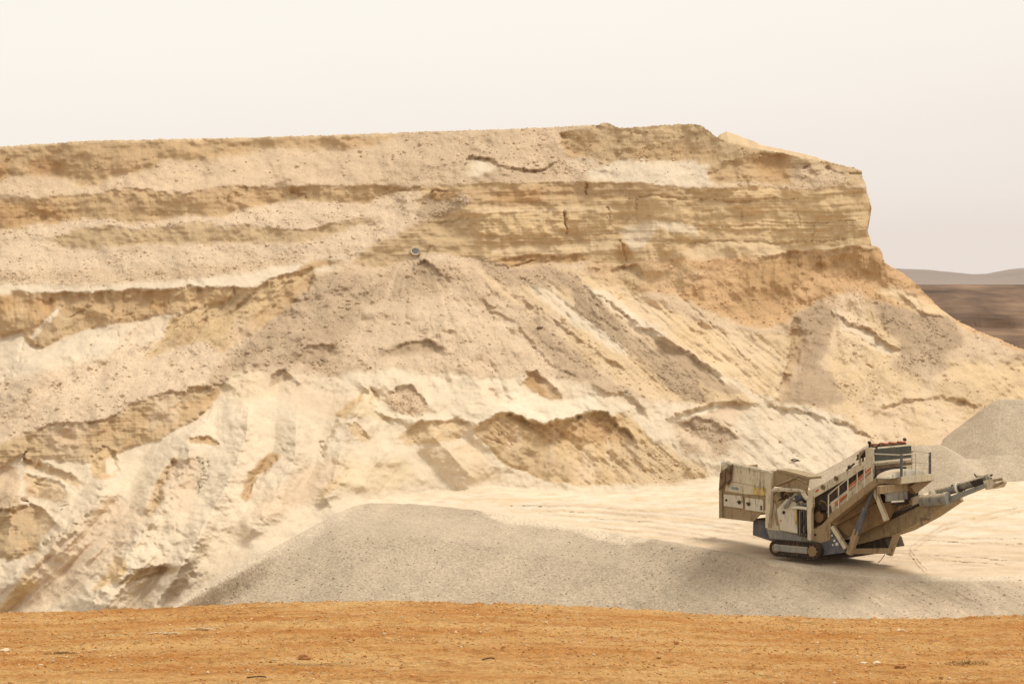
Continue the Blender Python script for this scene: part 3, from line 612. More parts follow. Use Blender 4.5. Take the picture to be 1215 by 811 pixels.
def noise(nt, scale, detail=4, rough=.6, vec=None, stretch=None):
    tc = nt.nodes.new('ShaderNodeTexCoord')
    src = tc.outputs['Object']
    if stretch:
        mp = nt.nodes.new('ShaderNodeMapping'); mp.inputs['Scale'].default_value = stretch
        nt.links.new(src, mp.inputs['Vector']); src = mp.outputs[0]
    n = nt.nodes.new('ShaderNodeTexNoise'); n.inputs['Scale'].default_value = scale
    n.inputs['Detail'].default_value = detail; n.inputs['Roughness'].default_value = rough
    nt.links.new(src, n.inputs['Vector'])
    return n.outputs['Fac']

def maprange(nt, sock, a, b, c, d):
    n = nt.nodes.new('ShaderNodeMapRange')
    for i, v in zip((1, 2, 3, 4), (a, b, c, d)): n.inputs[i].default_value = v
    nt.links.new(sock, n.inputs[0]); return n.outputs[0]

def math_(nt, op, a, b):
    n = nt.nodes.new('ShaderNodeMath'); n.operation = op
    for i, v in enumerate((a, b)):
        if isinstance(v, (int, float)): n.inputs[i].default_value = v
        else: nt.links.new(v, n.inputs[i])
    return n.outputs[0]

def mulcol(nt, col, fac):
    n = nt.nodes.new('ShaderNodeVectorMath'); n.operation = 'SCALE'
    nt.links.new(col, n.inputs[0])
    if isinstance(fac, (int, float)): n.inputs['Scale'].default_value = fac
    else: nt.links.new(fac, n.inputs['Scale'])
    return n.outputs[0]

def mixcol(nt, a, b, fac):
    n = nt.nodes.new('ShaderNodeMix'); n.data_type = 'RGBA'
    for i, v in ((6, a), (7, b), (0, fac)):
        if isinstance(v, (int, float)): n.inputs[i].default_value = v
        elif isinstance(v, tuple): n.inputs[i].default_value = (*v, 1)
        else: nt.links.new(v, n.inputs[i])
    return n.outputs[2]

def bump(nt, bsdf, h, dist, strength=1.0):
    n = nt.nodes.new('ShaderNodeBump'); n.inputs['Distance'].default_value = dist; n.inputs['Strength'].default_value = strength
    nt.links.new(h, n.inputs['Height']); nt.links.new(n.outputs[0], bsdf.inputs['Normal'])

ALB = .80    # the survey colours are those of lit ground: bring them down to base colours
def ground_mat(name, speck=.15, bumpd=.10, gravel=False):
    m, nt, b = new_mat(name, .95)
    at = nd(nt, 'ShaderNodeAttribute', attribute_name='col')
    rb = nd(nt, 'ShaderNodeAttribute', attribute_name='rub')
    big = noise(nt, .11, 5, .6); mid = noise(nt, 1.1, 5, .65); fine = noise(nt, 7.0, 3, .7)
    k = math_(nt, 'MULTIPLY', maprange(nt, big, .3, .7, .93, 1.07), maprange(nt, mid, .3, .7, .92, 1.08))
    f = maprange(nt, fine, .3, .7, -1, 1)
    amt = math_(nt, 'MULTIPLY', math_(nt, 'ADD', rb.outputs['Fac'], .25), speck)
    k = math_(nt, 'MULTIPLY', k, math_(nt, 'ADD', math_(nt, 'MULTIPLY', f, amt), 1.0))
    base = mulcol(nt, at.outputs['Color'], math_(nt, 'MULTIPLY', k, ALB))
    nt.links.new(base, b.inputs['Base Color'])
    h = math_(nt, 'MULTIPLY', math_(nt, 'ADD', noise(nt, 2.6, 6, .7), math_(nt, 'MULTIPLY', noise(nt, 9, 3, .7), .5)), math_(nt, 'ADD', rb.outputs['Fac'], .35))
    bump(nt, b, h, bumpd)
    return m
MAT_HILL = ground_mat('pit_wall_ground')

# ------------------------------------------------------------------ hillside + quarry floor, one survey sheet cut in two
NR = 690
ncol = X1 - X0 - 5
rp = np.array(RIM2, float); sl_ = np.concatenate([[0], np.cumsum(np.hypot(*np.diff(rp, axis=0).T))])
ss = np.linspace(0, sl_[-1], ncol + 160)
rimx = np.clip(np.interp(ss, sl_, rp[:, 0]), X0 + 2, X1 - 3); rimy = np.interp(ss, sl_, rp[:, 1])
ncols = rimx
jit = 1.4 * fbm(ss / 9, ss * 0, 3, 201) + .9 * perlin(ss / 2.6, ss * 0 + 3, 205)
steepn = sstep(1018, 1024, rimx) * sstep(1060, 1045, rimx)
rim = rimy + jit * (1 - .5 * steepn)
rimx = rimx + 1.6 * steepn * (fbm(ss / 14, ss * 0 + 5, 3, 207))
bot = 798.0
botx = np.linspace(X0 + 2, X1 - 3, len(ss))
v = np.linspace(0, 1, NR)[:, None]
PYg = rim[None] + (bot - rim[None]) * v
PXg = botx[None] + (rimx - botx)[None] * (1 - v) ** 2.5
Ys = sample(Yd, PXg, PYg)
front = world_pt(PXg, PYg, Ys)
Cs = sample(CO, PXg, PYg); Rs = sample(RUB * nf + .15 * FLOORM, PXg, PYg)
# the top surface runs on behind the rim
back = []
for dist in (80, 50, 30, 18, 10, 6, 3.4, 1.6, .6):
    p = front[0].copy()
    right = sstep(985, 1040, ncols)
    p[:, 1] += dist
    p[:, 2] -= dist * (.035 * (1 - right) + .75 * right) + .25 * (1 - math.exp(-dist))
    p[:, 2] = np.maximum(p[:, 2], -30)
    p[:, 0] += dist * .05 * (1 - right)
    back.append(p)
back = np.array(back)
ALLP = np.concatenate([back, front], 0)
nb = len(back)
ALLC = np.concatenate([np.repeat(Cs[:1], nb, 0), Cs], 0); ALLR = np.concatenate([np.repeat(Rs[:1], nb, 0), Rs], 0)
cx_ = .5 * (PXg[:-1, :-1] + PXg[:-1, 1:]); cy_ = .25 * (PYg[:-1, :-1] + PYg[1:, :-1] + PYg[:-1, 1:] + PYg[1:, 1:])
cr = curve(CREST, cx_)
visible = ~((cx_ > 185) & (cy_ > cr + 1.2))
isfloor = (cy_ > curve(FLu, cx_)) & (cx_ > 430)
kh = np.concatenate([np.ones((nb, cx_.shape[1]), bool), visible & ~isfloor], 0)
kf = np.concatenate([np.zeros((nb, cx_.shape[1]), bool), visible & isfloor], 0)
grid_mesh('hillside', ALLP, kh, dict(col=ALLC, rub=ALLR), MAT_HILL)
grid_mesh('quarry_floor', ALLP, kf, dict(col=ALLC, rub=ALLR), MAT_HILL)

# ------------------------------------------------------------------ the long gravel bank below the floor
bx = np.arange(150, X1 - 3, 1.5)
NB = 230
crest = curve(CREST, bx) + .5 * perlin(bx / 14, bx * 0, 211)
Yc = sample(Yd, bx, curve(CREST, bx) + 0.0)
Yc = Yc - .12 - np.clip(440 - bx, 0, None) * .03 - .4 * sstep(470, 430, bx)
def smooth1(A, wd):
    n = int(wd * 2.5); k = np.exp(-(np.arange(-n, n + 1) / wd) ** 2); k /= k.sum()
    return np.convolve(np.pad(A, n, mode='edge'), k, 'valid')
Yraw = smooth1(Yc, 3.0); Yc = smooth1(Yc, 190.0)
vv = np.linspace(0, 1, NB)[:, None] ** 1.0
PB = crest[None] + (815 - crest[None]) * vv
PXb = np.broadcast_to(bx[None], PB.shape)
ang = 29 - 20 * sstep(740, 1000, PXb) * sstep(790, 690, PB)      # eases into the floor on the right
ang = 4.5 + (ang - 4.5) * sstep(-1, 9, PB - crest[None])
sb = (HY - PB) / F
az = np.radians(-6 * sstep(480, 250, PXb)); aa = (PXb - CX) / F
den = np.tan(np.radians(ang)) * (np.cos(az) - np.sin(az) * aa) - sb
dL = np.zeros_like(PB); dL[1:] = -(PB[1:] - PB[:-1]) / F / (.5 * (den[1:] + den[:-1]))
kk = 1 - sstep(0, 42, PB - crest[None])
Lb = np.log(Yc)[None] * (1 - kk) + np.log(Yraw)[None] * kk + np.cumsum(dL, 0)
Yb = np.exp(Lb)
fade = sstep(0, 16, PB - crest[None])
dirR = sstep(820, 980, PXb)
rel = .12 * fbm(PXb / 90, PB / 60, 2, 221) * fade + .05 * fbm(PXb / 12, PB / 9, 3, 225) * fade
rel += fade * .20 * dirR * fbm((PXb * .45 - PB * .9) / 18, (PXb * .9 + PB * .45) / 200, 3, 231, ridged=True)
rel += fade * .10 * (1 - dirR) * fbm((PXb * .8 + PB * .6) / 40, (PB * .8 - PXb * .6) / 200, 3, 235)
Yb = Yb + rel
Yb[0] += .15
Pb = world_pt(PXb, PB, Yb)
cb = np.broadcast_to(C['GV'], PB.shape + (3,)).copy()
lightR = sstep(860, 1040, PXb + (PB - 700) * -1.2 + 25 * fbm(PXb / 50, PB / 20, 2, 241)) * .6
stre = np.clip(fbm((PXb * .42 - PB * .9) / 14, (PXb * .9 + PB * .42) / 240, 3, 245) * 1.6 + .25, 0, 1)
cb += (C['PK2'] - cb) * (lightR * (.35 + .65 * stre))[..., None]
topl = sstep(3, -2, PB - curve(SPILL, PXb) + 3 * fbm(PXb / 30, PB / 8, 3, 248)) * sstep(540, 590, PXb) * .85
cb += (C['CR'] - cb) * topl[..., None]
edge = (1 - sstep(2, 20, (PB - crest[None]) + 6 * fbm(PXb / 20, PB / 20, 2, 249))) * sstep(440, 400, PXb) * .5
cb += (C['CR'] - cb) * edge[..., None]
cb *= (1 + .12 * fbm(PXb / 110, PB / 50, 3, 251) + .14 * fbm((PXb * .50 - PB * .86) / 16, (PXb * .86 + PB * .50) / 160, 3, 253) * sstep(620, 760, PXb) + .10 * fbm((PXb * .55 + PB * .84) / 22, (PB * .55 - PXb * .84) / 150, 3, 255) * sstep(760, 620, PXb))[..., None]
rbb = np.full(PB.shape, .9) - .7 * lightR
MAT_BANK = ground_mat('gravel_bank_ground', .24, .06)
grid_mesh('gravel_bank', Pb, None, dict(col=cb, rub=rbb), MAT_BANK)

# ------------------------------------------------------------------ loose heaps behind the machine (height fields in world space)
def heap(name, segs, Y, foot, slope, seed, col, label):
    x0 = min(q[0] for q in segs) - 9; x1 = max(q[1] for q in segs) + 9; top = max(q[2] for q in segs)
    xs = np.arange(x0, x1, .16); ys = np.arange(Y - top / .5 - 3, Y + top / .5 + 3, .16)
    XX, YY = np.meshgrid(xs, ys); z = np.full(XX.shape, -9.0)
    for k, (ax, bx_, tp) in enumerate(segs):
        tt = np.clip(XX, ax, bx_)
        d = np.hypot(XX - tt, YY - Y - .8 * fbm(XX / 7, YY * 0, 2, seed + k))
        d = np.sqrt(d ** 2 + .35 ** 2) - .35
        z = np.maximum(z, tp + .4 * fbm(XX / 6, XX * 0 + 2, 2, seed + 3) - d * math.tan(R(slope)) * (1 + .12 * fbm(XX / 5, YY / 5, 2, seed + 6)))
    z += .22 * fbm(XX / 2.6, YY / 2.6, 4, seed + 9) + .04 * fbm(XX * 1.6, YY * 1.6, 3, seed + 12)
    z = foot + z
    keep = (z[:-1, :-1] > foot - 1.2)
    cc = np.broadcast_to(C[col], XX.shape + (3,)) * (1 + .12 * fbm(XX / 4, YY / 4, 3, seed + 15))[..., None]
    o = grid_mesh(name, np.stack([XX, YY, z], -1), keep, dict(col=cc, rub=np.full(XX.shape, .7)), MAT_BANK, kind=None)
    return tag(o, label, 'gravel pile')
heap('gravel_pile', [(23.4, 28.0, 3.0), (29, 33, 2.2), (36, 52, 1.5)], 157.0, 0.5, 32, 301, 'GV', 'broad low gravel pile directly behind the screening machine')
heap('gravel_pile', [(33.0, 44, 3.6)], 162.5, 2.6, 37, 331, 'GV', 'steep pointed gravel pile farther back at the right edge of the pit floor')

# ------------------------------------------------------------------ pale spoil ridge on the plateau
mx = np.arange(848, 1010, 1.0)
mt = np.interp(mx, [848, 855, 862, 870, 905, 960, 985, 1012, 1023], [166, 159, 156, 158.5, 172, 184, 192, 200.5, 206]) + .7 * perlin(mx / 6, mx * 0, 261)
Ym = 196.0
rows = []
for k, (dy, drop) in enumerate([(25, 9), (12, 4), (5, 1.4), (2, .4), (0, 0), (-1.5, .8), (-4, 2.6), (-7, 5.0), (-10, 8)]):
    rows.append(np.stack([(mx - CX) / F * Ym, np.full_like(mx, Ym + dy) + .5 * perlin(mx / 12, mx * 0 + k, 265), CAMZ + (HY - mt) / F * Ym - drop], -1))
rows = np.array(rows)
grid_mesh('spoil_ridge', rows, None, dict(col=np.broadcast_to(C['TN'] * .95, rows.shape).copy(), rub=np.full(rows.shape[:2], .3)), MAT_HILL)

# ------------------------------------------------------------------ far country
def sheet(name, xs, rowsYZ, mat, seed, amp, col):
    P_ = []
    for (Y, zf) in rowsYZ:
        P_.append(np.stack([xs, np.full_like(xs, Y), zf(xs)], -1))
    P_ = np.array(P_)
    return grid_mesh(name, P_, None, None, mat)
def far_mat(name, c1, c2, sx, sz):
    m, nt, b = new_mat(name, 1.0)
    n1 = noise(nt, 1.0, 6, .6, stretch=(sx, sx, sz))
    n2 = noise(nt, 1.0, 4, .6, stretch=(sx * 4, sx * 4, sz * .3))
    f = math_(nt, 'ADD', math_(nt, 'MULTIPLY', n1, .7), math_(nt, 'MULTIPLY', n2, .3))
    nt.links.new(mixcol(nt, tuple(lin(c1)), tuple(lin(c2)), maprange(nt, f, .38, .62, 0, 1)), b.inputs['Base Color'])
    return m
M_PLAIN = far_mat('plain_ground', (156, 134, 112), (124, 106, 92), .004, .05)
M_MESA = far_mat('mesa_ground', (146, 120, 98), (84, 70, 62), .012, .14)
M_HILLS = far_mat('hazy_hill_ground', (150, 138, 130), (140, 128, 120), .0006, .004)  # distance haze is put into these muted hill colours
xs = np.linspace(-40000, 40000, 240)
ys = np.concatenate([np.linspace(-60, 400, 24), np.geomspace(450, 60000, 50)])
XX, YY = np.meshgrid(xs, ys)
grid_mesh('desert_plain', np.stack([XX, YY, -32 + 0 * XX + 6 * fbm(XX / 900, YY / 900, 3, 271) * sstep(500, 900, YY)], -1), None, None, M_PLAIN)
mxs = np.linspace(-900, 1400, 900)
prof = []
tz = 13.6 + .5 * fbm(mxs / 160, mxs * 0, 3, 281)
for (Y, h) in [(2300, 1.0), (1500, 1.0), (1420, 1.0), (1412, .93), (1380, .80), (1370, .68), (1330, .60), (1322, .50), (1270, .42), (1260, .30), (1200, .2), (1190, .12), (1050, 0)]:
    yy = Y + 34 * fbm(mxs / 120, mxs * 0 + Y / 60, 4, 285)
    prof.append(np.stack([mxs, yy, -34 + (tz + 34) * h + 2.2 * fbm(mxs / 50, mxs * 0 + Y / 200, 3, 289) * (1 if h < 1 else .25)], -1))
grid_mesh('mesa', np.array(prof), None, None, M_MESA)
hx = np.linspace(-5000, 8000, 700)
pxh = hx / 9500 * F + CX
top = np.interp(pxh, [-900, 0, 600, 900, 1060, 1100, 1150, 1172, 1215, 1300, 1500, 2600], [322, 326, 320, 324, 318.5, 320, 325, 325, 317.5, 312, 322, 326]) + .6 * perlin(pxh / 12, pxh * 0, 291)
zt = CAMZ + (HY - top) / F * 9500
prof = []
for (Y, h) in [(11500, .2), (10500, .6), (9900, .9), (9500, 1.0), (9200, .85), (8700, .5), (8000, .1), (7500, 0)]:
    prof.append(np.stack([hx, Y + 200 * fbm(hx / 500, hx * 0 + Y / 400, 3, 295), -40 + (zt + 40) * h], -1))
grid_mesh('distant_hills', np.array(prof), None, None, M_HILLS)

# ------------------------------------------------------------------ ochre ground in front
fx = np.linspace(-17, 17, 1150)
fy = np.concatenate([np.linspace(2, 26, 60)[:-1], np.linspace(26, 46.5, 620), np.linspace(46.6, 80, 60)])
XX, YY = np.meshgrid(fx, fy)
pxc = XX / 45 * F + CX
cr_ = np.interp(pxc, [-300, 0, 100, 200, 300, 450, 600, 750, 850, 1000, 1100, 1215, 1500], [730, 728, 727, 722, 717, 714.5, 718, 724, 731, 735.5, 735, 731, 728])
zc = CAMZ - (cr_ - HY) / F * 45
Z = 7.93 + (zc - 7.93) * sstep(34, 44, YY)
q = fbm(XX / 3, YY * 0 + 1, 2, 401)
u_ = YY + .35 * fbm(XX / 6, YY / 3, 2, 403)
Z += .035 * fbm(XX / 9, u_ / .9, 4, 405) + .028 * fbm(XX / 3, u_ / .35, 3, 411)
Z += .030 * fbm(XX / .5, YY / .6, 4, 421, gain=.6) * (1 + fbm(XX / 4, YY / 2, 2, 425))
Z += .050 * fbm(XX / .22, YY / .30, 3, 427, gain=.7) * (.8 + 1.6 * fbm(XX / 2.2, YY / .9, 3, 429)) + .022 * np.clip(perlin(XX / .10, YY / .16, 431) - .15, 0, 1)
over = np.clip(YY - 45.0, 0, None); Z -= over * .55 * sstep(0, 1.5, over)
MO, nt, b = new_mat('ochre_ground', .95)
n1 = noise(nt, .5, 6, .65, stretch=(.5, 2.2, 1)); n2 = noise(nt, 3.2, 6, .75, stretch=(.6, 1.3, 1)); n3 = noise(nt, 16, 4, .75)
c = mixcol(nt, tuple(lin((214, 150, 82))), tuple(lin((238, 190, 124))), maprange(nt, n1, .38, .62, 0, 1))
c = mixcol(nt, c, tuple(lin((184, 120, 60))), maprange(nt, n2, .50, .66, 0, .8))
c = mixcol(nt, c, tuple(lin((244, 214, 168))), maprange(nt, noise(nt, 6, 5, .8, stretch=(.6, 1, 1)), .58, .70, 0, .7))
c = mixcol(nt, c, tuple(lin((150, 132, 84))), maprange(nt, noise(nt, 1.3, 5, .75, stretch=(.5, 1.6, 1)), .58, .70, 0, .55))
c = mulcol(nt, c, math_(nt, 'MULTIPLY', maprange(nt, n3, .3, .7, .68, 1.18), .80))
nt.links.new(c, b.inputs['Base Color'])
bump(nt, b, math_(nt, 'ADD', noise(nt, 9, 6, .75), math_(nt, 'MULTIPLY', n3, .5)), .07)
grid_mesh('dirt_ground', np.stack([XX, YY, Z], -1), None, None, MO)
FZ = Z; FXX = fx; FYY = fy
def fore_z(x, y):
    j = np.clip(np.searchsorted(FXX, x) - 1, 0, len(FXX) - 2); i = np.clip(np.searchsorted(FYY, y) - 1, 0, len(FYY) - 2)
    return FZ[i, j]

# ------------------------------------------------------------------ loose stones, too many to count
def ico():
    bm = bmesh.new(); bmesh.ops.create_icosphere(bm, subdivisions=1, radius=1)
    V = np.array([v.co[:] for v in bm.verts]); T = np.array([[l.vert.index for l in f.loops] for f in bm.faces]); bm.free()
    return V, T
IV, IT = ico()
def stones(name, pos, size, cols, mat, seed=5, flat=.7, label=None):
    rg = np.random.RandomState(seed); n = len(pos)
    sc = size[:, None] * rg.uniform(.6, 1.3, (n, 3)); sc[:, 2] *= flat
    an = rg.uniform(0, 6.283, n); ca, sa = np.cos(an), np.sin(an)
    V = IV[None] * sc[:, None] * rg.uniform(.72, 1.2, (n, 12, 1))
    X = V[..., 0] * ca[:, None] - V[..., 1] * sa[:, None]; Y = V[..., 0] * sa[:, None] + V[..., 1] * ca[:, None]
    V = np.stack([X, Y, V[..., 2]], -1) + pos[:, None]
    T = (IT[None] + (np.arange(n) * 12)[:, None, None]).reshape(-1, 3).astype(np.int32)
    me = bpy.data.meshes.new(name); V = V.reshape(-1, 3).astype(np.float32)
    me.vertices.add(len(V)); me.vertices.foreach_set('co', V.ravel())
    me.loops.add(T.size); me.loops.foreach_set('vertex_index', T.ravel())
    me.polygons.add(len(T)); me.polygons.foreach_set('loop_start', np.arange(0, T.size, 3, dtype=np.int32))
    B = np.ones((n, 12, 4), np.float32); B[..., :3] = cols[:, None]
    me.attributes.new('col', 'FLOAT_COLOR', 'POINT').data.foreach_set('color', B.ravel())
    me.update(); me.materials.append(mat)
    o = link(bpy.data.objects.new(name, me)); o['kind'] = 'stuff'
    if label: o['label'] = label
    return o
MAT_ST, nt, b = new_mat('stone', .9)
at = nd(nt, 'ShaderNodeAttribute', attribute_name='col')
nt.links.new(mulcol(nt, at.outputs['Color'], math_(nt, 'MULTIPLY', maprange(nt, noise(nt, 6, 4), .3, .7, .85, 1.1), ALB)), b.inputs['Base Color'])
rg = np.random.RandomState(3)
RBs = sample(RB, PXg, PYg)
wgt = np.clip(RBs - .28, 0, 2) ** 1.5 * (PYg < curve(CREST, PXg) + 3) * (~((PYg > curve(FLu, PXg)) & (PXg > 430)))
wgt = wgt.ravel(); wgt /= wgt.sum()
ids = rg.choice(wgt.size, 7000, p=wgt, replace=False)
pos = front.reshape(-1, 3)[ids]
size = .04 + .04 * rg.rand(len(ids)) + .14 * rg.rand(len(ids)) ** 12
cc = Cs.reshape(-1, 3)[ids] * rg.uniform(.88, 1.15, (len(ids), 1))
stones('rubble', pos, size, cc, MAT_ST, 5, .8, 'loose rubble lying in the talus of the pit wall')
# stones on the bank
nbk = 5000
ii = rg.randint(3, NB - 1, nbk); jj = rg.randint(0, len(bx), nbk)
stones('gravel', Pb[ii, jj], .02 + .035 * rg.rand(nbk) + .04 * rg.rand(nbk) ** 8, cb[ii, jj] * rg.uniform(.75, 1.15, (nbk, 1)), MAT_ST, 6, .8, 'coarse gravel on the grey bank')
# pebbles and clods in front
npb = 26000
x = rg.uniform(-12, 12, npb); y = 27 + 18.4 * rg.rand(npb)
kp = fbm(x / 3, y / 1.2, 3, 441) + .35 * rg.rand(npb) > .02
x, y = x[kp], y[kp]
sz = .009 + .014 * rg.rand(len(x)) + .022 * rg.rand(len(x)) ** 12
base = np.where(rg.rand(len(x), 1) < .16, lin((232, 205, 165))[None], lin((218, 160, 96))[None]) * rg.uniform(.7, 1.2, (len(x), 1))
stones('pebbles', np.stack([x, y, fore_z(x, y) + sz * .2], -1), sz, base, MAT_ST, 8, .7, 'pebbles and clods on the ochre ground')

# ------------------------------------------------------------------ camera, light, sky
cam = bpy.data.cameras.new('camera'); co = link(bpy.data.objects.new('camera', cam))
co.location = (0, 0, CAMZ); co.rotation_euler = (R(90), 0, 0)
cam.sensor_width = 36; cam.lens = F / 1215 * 36; cam.clip_start = .5; cam.clip_end = 100000
cam.shift_y = -(405.5 - HY) / 1215
scene.camera = co
SD = Vector((.40, .13, .90)).normalized()
sun = bpy.data.lights.new('sun', 'SUN'); so = link(bpy.data.objects.new('sun', sun))
sun.energy = 2.7; sun.angle = R(20); sun.color = (1, .95, .87)
so.rotation_euler = SD.to_track_quat('Z', 'Y').to_euler(); so.location = (0, 0, 80)
w = bpy.data.worlds.new('World'); scene.world = w; w.use_nodes = True
nt = w.node_tree; bg = nt.nodes['Background']
sky = nt.nodes.new('ShaderNodeTexSky'); sky.sky_type = 'NISHITA'; sky.sun_disc = False
sky.sun_elevation = math.asin(SD.z); sky.sun_rotation = math.atan2(SD.x, SD.y) % (2 * math.pi)
sky.dust_density = 6; sky.air_density = 1.4
tc = nt.nodes.new('ShaderNodeTexCoord'); sp = nt.nodes.new('ShaderNodeSeparateXYZ'); nt.links.new(tc.outputs['Generated'], sp.inputs[0])
# dusty haze: a pale veil over the blue, brightest a little above the horizon
hz = nt.nodes.new('ShaderNodeValToRGB'); e = hz.color_ramp.elements
zz = math_(nt, 'ADD', sp.outputs['Z'], math_(nt, 'MULTIPLY', sp.outputs['X'], -.10))
cl = noise(nt, 3.0, 5, .6, stretch=(1, 1, 5)); zz = math_(nt, 'ADD', zz, maprange(nt, cl, .3, .7, -.012, .012))
nt.links.new(zz, hz.inputs[0])
def setc(el, p, c): el.position = p; el.color = (*[float(v) for v in lin(c)], 1)
setc(e[0], 0.0, (237, 225, 216)); setc(e[1], 1.0, (228, 220, 208))
for p_, c_p in ((.03, (243, 234, 226)), (.07, (250, 242, 233)), (.12, (254, 248, 239)), (.3, (246, 239, 228))):
    setc(hz.color_ramp.elements.new(p_), p_, c_p)
sc_ = mulcol(nt, sky.outputs[0], .10)
nt.links.new(mixcol(nt, sc_, hz.outputs[0], .93), bg.inputs['Color'])
bg.inputs['Strength'].default_value = 1.04
scene.view_settings.view_transform = 'Standard'; scene.view_settings.look = 'None'; scene.view_settings.exposure = 0
scene.render.engine = 'CYCLES'
# ------------------------------------------------------------------ the tracked screening machine
PSI = R(42)
EX = Vector((math.cos(PSI), -math.sin(PSI), 0)); EY = Vector((math.sin(PSI), math.cos(PSI), 0))
CAMP = Vector((0, 0, CAMZ))
def ray(px, py): return Vector(((px - CX) / F, 1, (HY - py) / F))
NPT = CAMP + ray(945, 661) * 130.5
ORG = NPT + EY * 1.7
ORG.z = NPT.z
def LY(px, py, c):                      # the point of plane y = c (machine frame) seen in that direction
    d = ray(px, py); t_ = (c - (CAMP - ORG).dot(EY)) / d.dot(EY); p = CAMP + d * t_ - ORG
    return Vector((p.dot(EX), c, p.z))
def LX(px, py, c):                      # the same for plane x = c
    d = ray(px, py); t_ = (c - (CAMP - ORG).dot(EX)) / d.dot(EX); p = CAMP + d * t_ - ORG
    return Vector((c, p.dot(EY), p.z))

def paint_mat(name, c, dust=(206, 184, 148), amt=.5, rough=.7, metal=0.0, scale=1.6, stains=None):
    m, nt, b = new_mat(name, rough)
    b.inputs['Specular IOR Level'].default_value = .3; b.inputs['Metallic'].default_value = metal
    n1 = noise(nt, scale, 6, .7); n2 = noise(nt, scale * 5, 4, .7, stretch=(1, 1, .35))
    geo = nt.nodes.new('ShaderNodeNewGeometry'); sp = nt.nodes.new('ShaderNodeSeparateXYZ'); nt.links.new(geo.outputs['Normal'], sp.inputs[0])
    up = maprange(nt, sp.outputs['Z'], .2, .9, 0, .75)
    f = maprange(nt, math_(nt, 'ADD', math_(nt, 'MULTIPLY', n1, .6), math_(nt, 'MULTIPLY', n2, .4)), .40, .62, 0, 1)
    f = math_(nt, 'MINIMUM', math_(nt, 'ADD', math_(nt, 'MULTIPLY', f, amt), up), 1.0)
    col = mixcol(nt, tuple(lin(c)), tuple(lin(dust) * .8), f)
    st = maprange(nt, noise(nt, scale * 2.2, 5, .75, stretch=(1, 1, .25)), .52, .66, 0, .75)
    col = mixcol(nt, col, tuple(lin(stains or (112, 84, 56)) * .8), st)
    nt.links.new(col, b.inputs['Base Color'])
    bump(nt, b, n2, .01)
    return m
MM = dict(
    cream=paint_mat('cream_paint', (206, 194, 166), amt=.45), light=paint_mat('pale_paint', (206, 197, 175), amt=.4, stains=(140, 116, 82)),
    tan=paint_mat('dusty_tan_steel', (152, 130, 98), amt=.35, dust=(180, 158, 122)), brown=paint_mat('rusty_brown_steel', (132, 106, 74), amt=.35, dust=(170, 144, 108)),
    olive=paint_mat('dusty_belt_cover', (134, 116, 84), amt=.4), blue=paint_mat('dark_blue_paint', (76, 80, 92), amt=.25, stains=(96, 88, 80)),
    steel=paint_mat('grey_steel', (128, 130, 126), amt=.35), black=paint_mat('black_rubber', (34, 30, 27), dust=(120, 100, 76), amt=.35),
    dark=paint_mat('grimy_dark_steel', (44, 38, 33), dust=(110, 92, 68), amt=.3), rubber=paint_mat('torn_brown_rubber', (92, 70, 48), amt=.4),
    glass=paint_mat('dark_mesh', (52, 58, 54), dust=(130, 124, 104), amt=.3, rough=.4), orange=paint_mat('orange_paint', (186, 98, 56), amt=.3),
    red=paint_mat('red_lens', (190, 84, 50), amt=.25, rough=.4), yellow=paint_mat('yellow_paint', (208, 178, 104), amt=.4), white=paint_mat('white_paint', (220, 216, 202), amt=.3, stains=(170, 150, 120)),
    decal=paint_mat('faded_blue_decal', (128, 138, 148), amt=.25))

